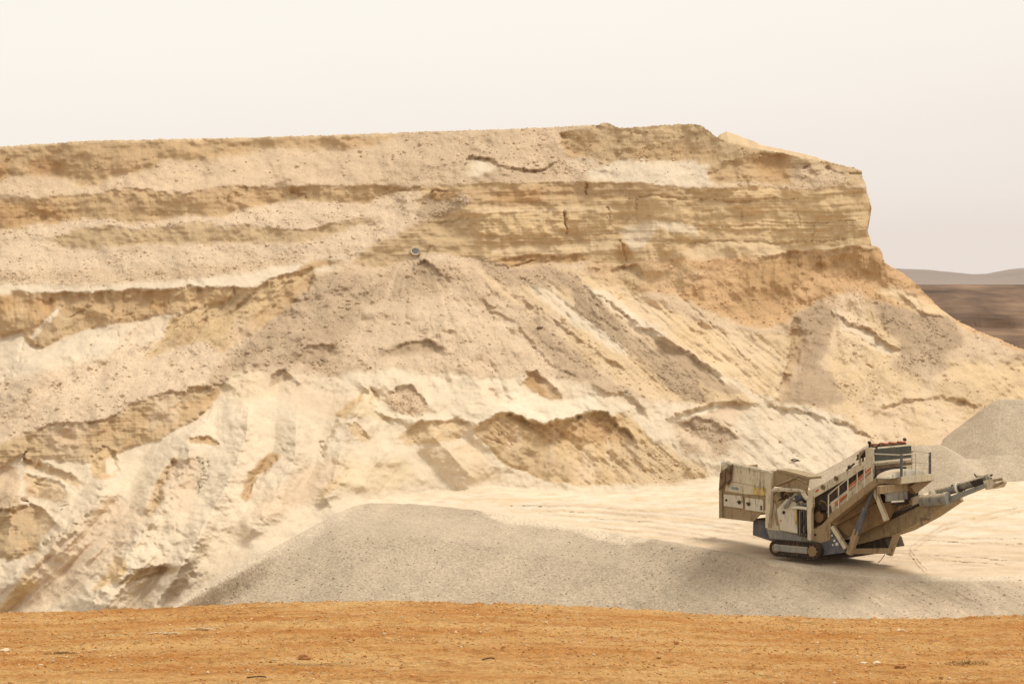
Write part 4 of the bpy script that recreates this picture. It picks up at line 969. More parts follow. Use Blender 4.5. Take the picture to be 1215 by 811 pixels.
class MB:
    def __init__(s): s.bm = bmesh.new()
    def prism(s, pts, c1, c2):                # closed outline of (x, z) pushed from y=c1 to y=c2
        a = [s.bm.verts.new((p[0], c1, p[1])) for p in pts]; b = [s.bm.verts.new((p[0], c2, p[1])) for p in pts]
        n = len(pts)
        try:
            s.bm.faces.new(a); s.bm.faces.new(b[::-1])
            for i in range(n): s.bm.faces.new((a[i], b[i], b[(i + 1) % n], a[(i + 1) % n]))
        except ValueError: pass
        return s
    def pl(s, pix, c1, c2):                   # the same, outline given by where it is seen on the near plane
        return s.prism([(LY(x, y, c1).x, LY(x, y, c1).z) for x, y in pix], c1, c2)
    def prismx(s, pts, x1, x2):               # closed outline of (y, z) pushed along x
        a = [s.bm.verts.new((x1, p[0], p[1])) for p in pts]; b = [s.bm.verts.new((x2, p[0], p[1])) for p in pts]
        n = len(pts); s.bm.faces.new(a); s.bm.faces.new(b[::-1])
        for i in range(n): s.bm.faces.new((a[i], b[i], b[(i + 1) % n], a[(i + 1) % n]))
        return s
    def box(s, lo, hi):
        return s.prism([(lo[0], lo[2]), (hi[0], lo[2]), (hi[0], hi[2]), (lo[0], hi[2])], lo[1], hi[1])
    def bar(s, p, q, r, n=10, r2=None, caps=True):
        p, q = Vector(p), Vector(q); d = (q - p).normalized()
        u = d.cross(Vector((0, 0, 1)) if abs(d.z) < .95 else Vector((1, 0, 0))).normalized(); v_ = d.cross(u)
        r2 = r if r2 is None else r2; off = math.pi / 4 if n == 4 else 0
        A = [s.bm.verts.new(p + (u * math.cos(off + k * 2 * math.pi / n) + v_ * math.sin(off + k * 2 * math.pi / n)) * r) for k in range(n)]
        B = [s.bm.verts.new(q + (u * math.cos(off + k * 2 * math.pi / n) + v_ * math.sin(off + k * 2 * math.pi / n)) * r2) for k in range(n)]
        for k in range(n): s.bm.faces.new((A[k], A[(k + 1) % n], B[(k + 1) % n], B[k]))
        if caps: s.bm.faces.new(A[::-1]); s.bm.faces.new(B)
        return s
    def path(s, pts, r, n=8):
        for a, b in zip(pts[:-1], pts[1:]): s.bar(a, b, r, n)
        return s
    def ring(s, c, axis, rr, r, n=24, m=8):
        c, axis = Vector(c), Vector(axis).normalized()
        u = axis.cross(Vector((0, 0, 1)) if abs(axis.z) < .9 else Vector((1, 0, 0))).normalized(); v_ = axis.cross(u); rows = []
        for i in range(n):
            t1 = 2 * math.pi * i / n; dr = u * math.cos(t1) + v_ * math.sin(t1)
            rows.append([s.bm.verts.new(c + dr * (rr + r * math.cos(2 * math.pi * k / m)) + axis * r * math.sin(2 * math.pi * k / m)) for k in range(m)])
        for i in range(n):
            for k in range(m): s.bm.faces.new((rows[i][k], rows[(i + 1) % n][k], rows[(i + 1) % n][(k + 1) % m], rows[i][(k + 1) % m]))
        return s
    def ball(s, c, sx_, sy_, sz_, jit=0, sub=2):
        g = bmesh.ops.create_icosphere(s.bm, subdivisions=sub, radius=1)
        for v_ in g['verts']:
            k = 1 + jit * (random.random() - .5)
            v_.co = Vector((v_.co.x * sx_ * k, v_.co.y * sy_ * k, v_.co.z * sz_ * k)) + Vector(c)
        return s
    def build(s, name, mat, parent=None, bev=.012, smooth=False):
        bmesh.ops.recalc_face_normals(s.bm, faces=s.bm.faces)
        me = bpy.data.meshes.new(name); s.bm.to_mesh(me); s.bm.free(); me.materials.append(mat)
        if smooth:
            for p in me.polygons: p.use_smooth = True
            try: me.set_sharp_from_angle(angle=R(40))
            except Exception: pass
        o = link(bpy.data.objects.new(name, me), parent)
        if bev:
            b = o.modifiers.new('edge', 'BEVEL'); b.width = bev; b.segments = 2; b.limit_method = 'ANGLE'; b.angle_limit = R(35)
        return o

M = bpy.data.objects.new('screening_machine', None); link(M)
M.location = ORG; M.rotation_euler = (0, 0, -PSI)
tag(M, 'dusty cream and dark blue tracked quarry screening machine parked on the pale pit floor', 'quarry machine')

# hopper
def xz(px, py, c): p = LY(px, py, c); return (p.x, p.z)
hop = MB()
hop.pl([(853.6, 580), (856, 572), (912, 583), (912, 600), (893.5, 618.6), (853.6, 613.8)], -1.72, -1.64)
hl = LY(855.7, 549, -1.7); hr = LY(912, 560, -1.7); hb = LY(853.6, 613.8, -1.7)
hop.prism([(hl.x + .02, hl.z - .25), (hl.x + .10, hl.z - .25), (hb.x + .15, hb.z), (hb.x + .05, hb.z)], -1.6, 1.6)
hop.pl([(853.6, 580), (856, 550), (912, 561), (912, 600), (893.5, 618.6), (853.6, 613.8)], 1.64, 1.72)
hop.prism([(hb.x + .2, hb.z + .05), (hr.x, hb.z + .4), (hr.x, hb.z + .5), (hb.x + .2, hb.z + .15)], -1.63, 1.63)
H_ = hop.build('hopper', MM['tan'], M)
MB().pl([(857, 549), (912, 560.5), (912, 580), (866, 570), (857, 566)], -1.80, -1.70).build('hopper_wing', MM['cream'], M, .02)
MB().pl([(862, 570), (912, 579.5), (912, 587), (884, 586), (860, 582)], -1.765, -1.725).build('side_band', MM['cream'], M)
MB().pl([(893, 577.5), (909, 579), (909, 588), (893, 586)], -1.79, -1.77).build('yellow_patch', MM['yellow'], M, .004)
MB().pl([(868, 577), (876, 578), (876, 581), (868, 580)], -1.79, -1.77).build('decal', MM['decal'], M, .003)
for (x0, y0, x1, y1, hx_, hy_) in [(858.5, 586, 881.5, 603, 877, 595.5), (884, 590, 905.5, 607.5, 888, 597.5)]:
    hh = MB().pl([(x0, y0), (x1 - 2, y0 + 2), (x1, y0 + 4), (x1, y1), (x0, y1 - 3)], -1.80, -1.74).build('hatch', MM['light'], M, .02)
    k = LY(hx_, hy_, -1.82); MB().bar(k + Vector((0, 0, 0)), k + Vector((0, .06, 0)), .11, 12).bar(k + Vector((-.14, -.03, .03)), k + Vector((.14, -.03, .03)), .03, 6).build('handle', MM['dark'], hh, 0)
k = LY(861.5, 593, -1.83); MB().bar(k, k + Vector((0, .06, 0)), .07, 10).build('latch', MM['dark'], M, 0)
k = LY(903, 602, -1.83); MB().bar(k + Vector((0, 0, .12)), k + Vector((0, 0, -.12)), .04, 6).build('latch', MM['dark'], M, 0)
MB().pl([(853, 576), (856, 576), (857, 614), (853, 614.5)], -1.84, -1.66).build('corner_post', MM['olive'], M)
c = MB()
for i in range(7):
    x = 855 + i * 1.9; y = 561 - i * 1.2; w0 = 2.2
    c.pl([(x - 1, y), (x + w0, y - 3.5), (x + w0 - 1.2, 577 - i * 1.5 + random.uniform(-2, 2)), (x - 2.0 + random.uniform(-.4, .4), 580 - i * 1.4 + random.uniform(-2, 3))], -1.95 - .03 * (i % 3), -1.86)
c.build('rubber_curtain', MM['rubber'], M, .01)
MB().bar(LY(857, 550, -1.7), LY(866, 549.5, -1.7), .16, 10).bar(LY(864, 548.5, -1.6), LY(902, 556, -1.6), .07, 8).build('curtain_roll', MM['white'], M, .01, True)
MB().pl([(858, 547.6), (912, 558.5), (912, 561), (858, 550)], -1.86, -1.66).build('top_rail', MM['light'], M)
fl = MB().pl([(908, 559), (925, 557.6), (960, 567), (957.5, 583), (950, 580), (918, 577)], -1.62, -1.54).build('front_wing', MM['tan'], M, .02)
MB().bar(LY(917, 577, -1.68), LY(946, 565.5, -1.68), .06, 6).bar(LY(944, 566, -1.68), LY(958, 573, -1.68), .045, 6).build('brace', MM['olive'], fl, 0)
MB().pl([(920, 556.6), (932, 558), (961, 565.6), (961, 568.4), (925, 560)], -1.70, -.6).build('wing_lip', MM['tan'], fl)
MB().path([LY(914, 583, -1.75), LY(918, 580.5, -1.75), LY(930, 580, -1.75), LY(948, 581, -1.75), LY(954, 583, -1.75)], .09).build('feed_lip', MM['light'], M, 0, True)

# chassis and tracks
MB().pl([(893.5, 615), (909, 618), (912, 627), (932, 631), (970, 639), (1000, 645), (1000, 654), (968, 650), (935, 645), (914, 641.5), (893, 634.5)], -1.25, 1.3).build('chassis', MM['blue'], M, .03)
MB().pl([(909, 627), (932, 630.5), (975, 639), (975, 645), (935, 642), (913, 638)], -1.52, -1.26).build('side_sill', MM['steel'], M, .02)
zt0 = LY(945, 661, -1.95).z
tr = [LY(914, 655, -1.95).x, LY(972, 655, -1.95).x]
def stadium(x0, x1, z0, h, n=10, tilt=0):
    r = h / 2; out = []
    for k in range(n + 1): a = math.pi / 2 + math.pi * k / n; out.append((x0 + r + r * math.cos(a), z0 + r + r * math.sin(a)))
    for k in range(n + 1): a = -math.pi / 2 + math.pi * k / n; out.append((x1 - r + r * math.cos(a), z0 + r + r * math.sin(a)))
    return out
for yc in (-1.7, 1.7):
    z0 = zt0 + .02; hgt = .78
    T_ = MB().prism(stadium(tr[0] + .06, tr[1] - .06, z0 + .05, hgt - .1), yc - .25, yc + .25)
    T_ = T_.build('track', MM['black'], M, .01)
    lg = MB(); st_ = stadium(tr[0], tr[1], z0, hgt, 12); per = []
    for a, b_ in zip(st_, st_[1:] + st_[:1]):
        n_ = max(1, int(round(math.hypot(b_[0] - a[0], b_[1] - a[1]) / .17)))
        for k in range(n_): per.append(((a[0] + (b_[0] - a[0]) * k / n_), (a[1] + (b_[1] - a[1]) * k / n_), math.atan2(b_[1] - a[1], b_[0] - a[0])))
    for (x, z, an) in per:
        dx_, dz_ = math.cos(an) * .055, math.sin(an) * .055; nx, nz = math.sin(an) * .05, -math.cos(an) * .05
        lg.prism([(x - dx_ - nx, z - dz_ - nz), (x + dx_ - nx, z + dz_ - nz), (x + dx_ + nx, z + dz_ + nz), (x - dx_ + nx, z - dz_ + nz)], yc - .28, yc + .28)
    lg.build('track_shoes', MM['dark'], T_, 0)
    s_y = -1 if yc < 0 else 1
    MB().box((tr[0] + .30, yc - .36, z0 + .24), (tr[1] - .72, yc + .36, z0 + .60)).build('track_frame', MM['steel'], T_, .03)
    sp_ = MB().bar((tr[1] - .42, yc - .33, z0 + hgt / 2), (tr[1] - .42, yc + .33, z0 + hgt / 2), .27, 18)
    for q in range(9): a = q * 2 * math.pi / 9; sp_.bar((tr[1] - .42 + .3 * math.cos(a), yc - .3, z0 + hgt / 2 + .3 * math.sin(a)), (tr[1] - .42 + .3 * math.cos(a), yc + .3, z0 + hgt / 2 + .3 * math.sin(a)), .04, 6)
    sp_.build('sprocket', MM['brown'], T_, .01)
    MB().bar((tr[0] + .38, yc - .31, z0 + hgt / 2), (tr[0] + .38, yc + .31, z0 + hgt / 2), .24, 18).build('idler', MM['brown'], T_, .01)

# body behind hopper
MB().pl([(912, 583), (957, 583), (985, 612), (992, 625), (985, 641), (975, 641), (912, 629)], -.85, 1.1).build('body', MM['brown'], M, .03)
MB().pl([(908.5, 559), (915, 560), (914, 600), (911, 626), (908, 626)], -1.86, -1.60).build('post', MM['cream'], M)
d = MB(); prev = None
for (x, y) in [(914, 585), (920, 588), (925, 594), (927, 602), (925, 612), (927, 622)]:
    p = LY(x, y, -1.35)
    if prev is not None: d.bar(prev, p, .26, 12)
    prev = p
d.build('feed_duct', MM['tan'], M, 0, True)
MB().pl([(909, 583), (917, 586), (922, 600), (925, 632), (910, 628)], -1.50, -1.1).build('side_plate', MM['cream'], M)
eng = MB().pl([(921, 604), (933, 591), (944, 596), (946, 633), (925, 629)], -1.72, -.9).build('engine_cover', MM['light'], M, .05)
k = LY(929.7, 607.6, -1.75); MB().bar(k, k + Vector((0, .08, 0)), .095, 14).build('hole_disc', MM['black'], eng, 0)  # black disc stands in for the dark inside of a hole
MB().pl([(942.8, 600), (945, 600), (945.3, 621), (943, 621)], -1.75, -1.725).build('yellow_strip', MM['yellow'], eng, .003)
k = LY(926, 617, -1.75); MB().bar(k, k + Vector((0, .04, 0)), .045, 8).build('red_mark', MM['red'], eng, 0)
MB().bar(LY(931, 602, -1.85), LY(939, 590, -1.85), .10, 8).bar(LY(938, 592, -1.85), LY(944, 586, -1.85), .07, 8).build('lift_ram', MM['steel'], M, 0)
MB().bar(LY(943, 590, -1.6), LY(955, 588, -1.3), .24, 14).bar(LY(949, 599, -1.5), LY(958, 600, -1.3), .16, 12).build('hydraulic_motor', MM['blue'], M, .01)
MB().path([LY(940, 602, -1.8), LY(946, 601.5, -1.8), LY(958, 603, -1.8)], .09).build('pipe', MM['white'], M, 0, True)
g = MB().pl([(946.5, 604), (957.5, 604), (957.5, 637), (946.5, 635)], -1.66, -1.2).build('radiator', MM['dark'], M, .01)
s_ = MB()
for q in range(4): x = 948.4 + q * 2.4; s_.pl([(x, 605), (x + .9, 605), (x + .9, 635), (x, 634)], -1.70, -1.665)
s_.build('grille', MM['steel'], g, 0)
MB().path([LY(951, 607, -1.76), LY(952, 618, -1.78), LY(950, 628, -1.76), LY(953, 634, -1.72)], .045).path([LY(955, 606, -1.76), LY(954.5, 620, -1.78), LY(956, 633, -1.74)], .04).build('hose', MM['black'], M, 0)
MB().pl([(957, 592), (960, 588), (964, 590), (964, 600), (962.5, 604), (962.5, 641), (958, 640)], -1.84, -1.60).build('post', MM['cream'], M)
MB().path([LY(953, 584, -1.7), LY(956, 590, -1.7), LY(962, 592, -1.7), LY(965, 598, -1.7)], .13).build('pipe', MM['light'], M, 0, True)
MB().pl([(958, 583), (962, 581), (966, 590), (965, 596), (958, 592)], -1.6, -1.2).build('hinge_block', MM['cream'], M)
fr = MB().pl([(963, 628), (975, 622), (984, 612), (986, 622), (985, 641), (973, 644), (963, 641)], -1.62, -1.0).build('drive_guard', MM['tan'], M, .03)
k = LY(971.5, 613, -1.35); MB().bar(k, k + Vector((0, 1.6, 0)), .30, 18).build('drum', MM['brown'], M, .02)
k = LY(973, 601, -1.35); MB().bar(k, k + Vector((0, 1.6, 0)), .26, 16).build('drum', MM['dark'], M, .02)
for (x, y) in [(967, 634), (968, 625)]:
    k = LY(x, y, -1.66); MB().bar(k, k + Vector((0, .06, 0)), .06, 8).build('bolt', MM['dark'], fr, 0)
bb = MB().pl([(974, 640), (984.5, 640.5), (985.5, 627), (992, 636), (1001, 646), (1002.5, 655), (974, 659)], -1.58, -1.42).build('side_bracket', MM['blue'], M, .02)
for (x, y, r_) in [(990, 641, .07), (993, 645, .10), (988, 646, .05), (987, 635, .05)]:
    k = LY(x, y, -1.60); MB().bar(k, k + Vector((0, .015, 0)), r_, 10).build('white_mark', MM['white'], bb, 0)
MB().pl([(974, 658), (1002.5, 654.5), (1014, 655), (1010, 661), (985, 661)], -1.2, 1.2).build('dark_underside', MM['dark'], M)  # dark box filling the underside between the tracks

rc = random.Random(4)
for q in range(16):      # hoses, brackets and small boxes crowding the middle of the machine
    x = rc.uniform(924, 984); y = rc.uniform(586, 600) + (x - 924) * .22; k = LY(x, y, rc.uniform(-1.5, -1.0))
    if q % 2: MB().box(k + Vector((-.12, -.1, -.1)), k + Vector((rc.uniform(.05, .2), .15, rc.uniform(.05, .22)))).build('valve_box', MM[rc.choice(['dark', 'steel', 'tan', 'brown'])], M, .01)
    else: MB().path([k, k + Vector((.15, -.1, .18)), k + Vector((.4, -.05, .1)), k + Vector((.55, .05, -.3))], .035, 6).build('hose', MM[rc.choice(['black', 'dark', 'rubber'])], M, 0)
# screen box with its head
a0 = LY(961, 582, -1.55); a1 = LY(1036, 541, -1.55); XE = a1.x
MB().pl([(961, 583), (1036, 543), (1040, 566), (986, 608), (976, 604), (966, 594)], -1.50, 1.5).build('screen_deck', MM['dark'], M, .02)
bm_ = MB().pl([(960.5, 582), (1036.5, 540.5), (1036.5, 549), (963, 592)], -1.62, -1.52).build('side_beam', MM['cream'], M)
MB().pl([(960.5, 582), (1036.5, 540.5), (1036.5, 549), (963, 592)], -1.62, -1.52)
o2 = MB(); p_ = [(LY(x, y, -1.62).x, LY(x, y, -1.62).z) for x, y in [(960.5, 582), (1036.5, 540.5), (1036.5, 549), (963, 592)]]
o2.prism(p_, 1.52, 1.62).build('side_beam', MM['cream'], M)
for (x, y) in [(976, 577.5), (991.5, 567)]:
    k = LY(x, y, -1.68); MB().bar(k, k + Vector((0, .06, 0)), .13, 12).build('bearing_cap', MM['rubber'], bm_, 0)
k = LY(969, 581.5, -1.64); MB().pl([(967.5, 581.5), (971, 579.5), (971, 582), (967.5, 584)], -1.64, -1.622).build('red_mark', MM['red'], bm_, 0)
for (x, y, s2) in [(1008, 554, 1.0), (1020, 541, 1.2), (1024, 538, 1.5), (1038, 531, 1.1)]:
    k = LY(x, y, -1.3)
    MB().ball(k, .15 * s2, .15 * s2, .15 * s2, .3, 1).bar(k + Vector((0, 0, -.5)), k, .05, 6).bar(k + Vector((-.2, 0, -.2)), k + Vector((.25, .1, .22)), .05, 6).build('spray_fitting', MM['dark'], M, 0)
MB().path([LY(1021, 552, -1.6), LY(1020, 541, -1.5), LY(1025, 534, -1.4), LY(1033, 533, -1.4)], .07).build('hose', MM['tan'], M, 0)
MB().pl([(985, 596), (1034, 560), (1036, 570), (987, 609)], -1.66, -1.56).build('lower_panel', MM['cream'], M)
MB().pl([(1006, 576.5), (1034, 553), (1034, 558), (1007, 581.5)], -1.72, -1.67).build('orange_stripe', MM['orange'], M, .004)
MB().pl([(990, 596), (1004, 585.5), (1004, 588.5), (991, 600)], -1.72, -1.67).build('orange_stripe', MM['orange'], M, .004)
# head, end face square to the machine
XH = XE + .05
y0 = -1.5
tl = LX(1036, 531, XH); br_ = LX(1082, 562, XH); tr_ = LX(1081.5, 532.5, XH)
ztop, zbot = tl.z, LX(1036, 566, XH).z
yR = br_.y
hd = MB().box((XH - .5, tl.y, zbot), (XH, yR, ztop)).build('screen_head', MM['cream'], M, .04)
MB().box((XH + .005, tl.y + .10, LX(1037, 547.5, XH).z), (XH + .05, yR - .12, ztop - .06)).build('mesh_window', MM['glass'], hd, .03)
MB().box((XH - .02, tl.y + .02, LX(1037, 549, XH).z - .02), (XH + .14, yR + .05, LX(1037, 547, XH).z)).build('ledge', MM['light'], hd)
MB().box((XH + .003, tl.y + .2, LX(1037, 556, XH).z), (XH + .04, yR - .1, LX(1037, 552.5, XH).z)).build('stripe', MM['rubber'], hd, .005)
MB().box((XH - .5, tl.y + .35, ztop + .002), (XH - .15, yR - .3, ztop + .09)).build('lamp_bar', MM['dark'], hd, .01)
for q in range(4):
    yy = tl.y + .42 + q * (yR - tl.y - .95) / 3.3
    MB().box((XH - .48, yy, ztop + .09), (XH - .12, yy + .36, ztop + .20)).build('lamp', MM['red'], hd, .04)
for yy in (tl.y + .1, yR - .25):
    MB().bar((XH - .3, yy, ztop), (XH - .3, yy, ztop + .22), .05, 8).ball((XH - .3, yy, ztop + .26), .12, .12, .11, .1, 1).build('beacon', MM['dark'], hd, 0)

# catwalk, end platform, railings
YN = -2.35
cw = MB().pl([(981.5, 611.5), (1040, 565.5), (1043, 573), (984, 620.5)], YN, -1.70).build('catwalk', MM['tan'], M, .02)
e0 = LY(1041, 566, YN)
XP = LX(1095, 568, 0).x
pr = None
XP0 = e0.x - .1
yP1 = LX(1106, 571, XP0 + 1.4).y
PZ = e0.z
pf = MB().box((XP0, YN, PZ - .30), (XP0 + 1.5, yP1, PZ)).build('platform', MM['tan'], M, .02)
MB().box((XP0 + 1.5, YN + .02, PZ - .26), (XP0 + 1.56, yP1, PZ + .10)).build('toe_board', MM['cream'], pf, .005)
rl_ = MB(); posts = [((978, 586.5), (983, 613)), ((991, 576), (995, 603)), ((1001.5, 567.5), (1006, 594)), ((1012, 559.5), (1017, 585)), ((1021, 552), (1025.5, 578)), ((1031, 541), (1034.5, 571))]
tp = []
for (a, b_) in posts:
    A_, B_ = LY(*a, YN - .02), LY(*b_, YN - .02); A_.x = B_.x; rl_.bar(A_, B_, .035, 6); tp.append((A_, B_))
for (A_, B_), (C_, D_) in zip(tp[:-1], tp[1:]):
    rl_.bar(A_, C_, .03, 6); rl_.bar(A_.lerp(B_, .5), C_.lerp(D_, .5), .022, 6)
rl_.build('railing', MM['light'], M, 0, True)
r2 = MB(); XR = XP0 + 1.42; ZR = PZ + 1.22
ya, yb = YN + .25, yP1 - .25
r2.path([tp[-1][0], Vector((tp[-1][0].x, YN + .02, ZR)), Vector((XR, ya, ZR)), Vector((XR, yb, ZR)), Vector((XP0 + .3, yb, ZR))], .032, 6)
r2.path([Vector((XR, ya, PZ + .62)), Vector((XR, yb, PZ + .62)), Vector((XP0 + .3, yb, PZ + .62))], .022, 6)
r2.bar((XP0 + .3, yb, PZ), (XP0 + .3, yb, ZR), .035, 6); r2.bar((XR, yb - .9, PZ), (XR, yb, ZR), .02, 6); r2.bar((XR, (ya + yb) / 2, PZ), (XR, (ya + yb) / 2, ZR), .03, 6)
r2.build('railing', MM['light'], M, 0, True)
for yy in (ya, yb): MB().bar((XR, yy, PZ), (XR, yy, ZR + .03), .075, 8).build('corner_post', MM['blue'], pf, .01)
dome = MB(); nseg = 12; pr = None
yd0, yd1 = LX(1048, 563, XR - .5).y, LX(1092, 565, XR - .5).y
dome.prismx([(yd0 + (yd1 - yd0) * (.5 - .5 * math.cos(math.pi * q / nseg)), PZ + .02 + .38 * math.sin(math.pi * q / nseg)) for q in range(nseg + 1)], XR - .95, XR - .15)
dome.build('fan_cover', MM['white'], M, .03)

# under the platform
XU = XP0 + 1.0
def rx(px0, py0, px1, py1, X): a = LX(px0, py0, X); b_ = LX(px1, py1, X); return (a.y, a.z, b_.y, b_.z)
A = rx(1041, 577, 1090, 594, XU)
MB().box((XU - .5, max(A[0], -1.7), A[3] - .1), (XU, A[2], PZ - .3)).build('dark_void', MM['black'], M, .02)  # black box stands in for the shaded void under the platform
B = rx(1052, 580, 1076, 592, XU + .1)
MB().box((XU + .02, B[0], B[3]), (XU + .15, B[2], B[1])).build('radiator_box', MM['steel'], M, .02)
B = rx(1043, 575, 1092, 580, XU + .15)
MB().box((XU + .01, B[0], B[3]), (XU + .2, B[2], PZ - .31)).build('cross_beam', MM['tan'], M)
B = rx(1058, 595, 1072, 597, XU + .3)
MB().bar((XU + .3, B[0], B[1]), (XU + .3, B[2], B[1] - .03), .05, 8).build('rail_bar', MM['white'], M, 0)
MB().bar(LY(1037, 578, -1.9), LY(1052, 617, -1.9), .17, 4).build('strut', MM['cream'], M, .02)
MB().bar(LY(1036, 582, -2.0), LY(1026, 606, -2.0), .10, 12).bar(LY(1027, 603, -2.0), LY(1016, 634, -2.0), .17, 12).build('hydraulic_ram', MM['blue'], M, .01, True)
MB().bar(LY(1017.5, 628, -2.0), LY(1008, 657, -2.0), .22, 4).build('stand_leg', MM['tan'], M, .02)
MB().pl([(984, 620), (1040, 575), (1043, 580), (1033, 598), (1016, 610), (992, 623)], -1.62, -1.2).build('chute_side', MM['brown'], M, .02)
MB().pl([(991, 622), (1022, 602), (1035, 598), (1058, 595), (1056, 604), (1048, 620), (1030, 628), (1012, 637), (1003, 634)], -1.35, -.8).build('chute_side', MM['brown'], M, .02)
MB().bar(LY(988, 624, -1.7), LY(1004, 650, -1.7), .16, 4).build('strut', MM['cream'], M, .02)
MB().pl([(1030, 585), (1046, 583), (1058, 595), (1060, 610), (1040, 622), (1026, 610)], -.75, 1.2).build('chute_hood', MM['dark'], M)
w_ = MB(); B = rx(1088, 586, 1107, 570, XP0 + 1.5)
w_.prismx([(B[0], B[1]), (LX(1107, 571, XP0 + 1.5).y, PZ - .31), (LX(1088, 573, XP0 + 1.5).y, PZ - .31), (LX(1082, 577, XP0 + 1.5).y, LX(1082, 577, XP0 + 1.5).z)], XP0 + .2, XP0 + 1.44)
w_.build('platform_gusset', MM['brown'], M)

# tail conveyor
CL, CR_ = -.75, .75
tc_ = MB().pl([(1013, 647), (1019, 633), (1060, 613.5), (1094, 597), (1122, 588.5), (1126, 596), (1098, 615), (1068, 631), (1040, 640)], CL, CR_).build('tail_conveyor', MM['olive'], M, .04)
MB().pl([(1019, 631.5), (1060, 611), (1094, 594.5), (1094, 598), (1060, 615), (1019, 635)], CL - .05, CL - .005).build('conveyor_edge', MM['black'], tc_, .005)
tp_ = MB()
for q in range(7):
    x = 1056 + q * 5.6; y = 606.5 - q * 2.6
    tp_.pl([(x - 3, y + 4.5), (x - 2.5, y - 2 + random.uniform(-1, 1)), (x + 2, y - 4 + random.uniform(-1, 1)), (x + 3.4, y + 1.5)], CL + .02 + .05 * (q % 2), CL + .4)
tp_.build('spill_guard', MM['tan'], tc_, .03)
MB().pl([(1080, 590), (1090, 587.5), (1093, 592), (1091, 598), (1081, 600)], CL, CL + .6).build('end_box', MM['cream'], M, .03)
MB().bar(LY(1093, 594, CL - .1), LY(1122, 591.5, CL - .1), .31, 18).build('drive_drum', MM['steel'], tc_, .03, True)
MB().bar(LY(1121, 591.5, CL - .1), LY(1125, 591, CL - .1), .35, 18).build('drum_flange', MM['steel'], tc_, .02, True)
MB().ball(LY(1110, 585.5, -.2), .38, .4, .26, .02).build('pulley_guard', MM['white'], tc_, 0, True)
MB().bar(LY(1106, 586, -.25), LY(1139, 578, -.25), .24, 14).bar(LY(1139, 578, -.25), LY(1172, 566.5, -.25), .21, 14).build('rolled_belt', MM['steel'], tc_, .01, True)
ts = MB()
for q in range(13):
    f_ = q / 12; a = LY(1116 + 58 * f_, 580.5 - 16.5 * f_, -.25); ts.bar(a + Vector((0, -.26, -.04)), a + Vector((.02, .26, .06)), .045, 6)
ts.build('idler_roller', MM['steel'], tc_, 0)
k = LY(1137.5, 579, -.3); dd = (LY(1172, 566.5, -.3) - LY(1139, 578, -.3)).normalized()
MB().ring(k, dd, .30, .07).build('belt_clamp', MM['white'], tc_, 0, True)
k = LY(1141, 579, -.3); MB().ring(k, dd, .26, .04).build('belt_clamp', MM['dark'], tc_, 0, True)
MB().pl([(1122, 590), (1168, 573.5), (1169, 577), (1126, 595.5)], CL, CL + .12).pl([(1122, 590), (1168, 573.5), (1169, 577), (1126, 595.5)], .4, .52).build('conveyor_arm', MM['steel'], tc_, .01)
MB().pl([(1125, 589), (1160, 576), (1160, 579.5), (1127, 593)], -.5, .35).build('arm_belt', MM['olive'], tc_, .01)
MB().pl([(1150, 571), (1164, 567), (1168, 576), (1156, 578)], -.55, .5).build('motor_box', MM['dark'], tc_, .02)
MB().pl([(1166, 570), (1179, 567.5), (1181, 573), (1178, 579), (1169, 581)], -.62, .6).build('head_block', MM['cream'], tc_, .03)
for (p_, q_, c_) in [((1179, 569.5), (1189, 568), -.6), ((1179, 577), (1191, 571.5), -.6), ((1181, 571), (1188, 569), .2)]:
    MB().bar(LY(*p_, c_), LY(*q_, c_), .08, 6).build('fork', MM['tan'], tc_, 0)
MB().bar(LY(1160, 565.5, -.2), LY(1177, 563.5, -.2), .06, 6).bar(LY(1156, 562, -.2), LY(1160, 567, -.2), .04, 6).build('scraper_bar', MM['dark'], tc_, 0)
for (p_, q_) in [((1130, 574.5), (1129, 580)), ((1104, 586), (1106, 582))]: MB().bar(LY(*p_, -.4), LY(*q_, -.4), .05, 6).build('bracket', MM['dark'], tc_, 0)
MB().bar(LY(1093, 614, CL - .05), LY(1094, 624, CL - .05), .06, 6).bar(LY(1096, 616, CL - .05), LY(1104, 613, CL - .05), .08, 6).ball(LY(1101, 615, CL - .1), .15, .12, .12, .3, 1).build('hanging_hook', MM['rubber'], tc_, 0)
# lower frame
MB().pl([(1010, 650.5), (1054, 650), (1055, 656.5), (1008, 657)], -1.3, -1.05).build('lower_beam', MM['tan'], M, .02)
MB().pl([(1059, 634), (1067, 632), (1057, 659.5), (1051, 657.5)], -.95, -.75).build('tail_leg', MM['tan'], M, .02)
MB().pl([(1000, 640), (1050, 638), (1054, 650), (1002, 654)], -.6, 1.0).build('underbelt', MM['dark'], M, .02)
MB().path([LY(1050, 657, -.9), LY(1046, 663, -.9), LY(1042, 667, -.9)], .02, 5).build('cable', MM['black'], M, 0)

# ------------------------------------------------------------------ small things
def ground_at(px, py): 
    Yv = float(sample(Yd, np.array([float(px)]), np.array([float(py)]))[0]); return Vector(world_pt(px, py, Yv))
p = ground_at(493, 298)
pipe = MB().ring((0, 0, 0), (.1, -1, .25), .40, .10, 26, 8).ring((0.01, .12, -.03), (.1, -1, .25), .38, .10, 26, 8).build('pipe_ring', MM['light'], None, 0, True)
pipe.location = p + Vector((0, -.22, .0)); pipe.scale = (.8, .8, .65); tag(pipe, 'pale round pipe end sticking out of the slope below the bedded cliff', 'pipe')
MB().bar((0, .02, 0), (.0, .10, -.02), .33, 20).build('inner_disc', MM['decal'], pipe, 0)  # disc coloured to stand in for the dark inside of the pipe
p = ground_at(640, 389)
bo = MB().ball((0, 0, 0), .26, .2, .18, .5, 1).build('boulder', MM['rubber'], None, .02); bo.location = p; tag(bo, 'single dark boulder on the grey rubble slope left of the gravel streak', 'boulder')
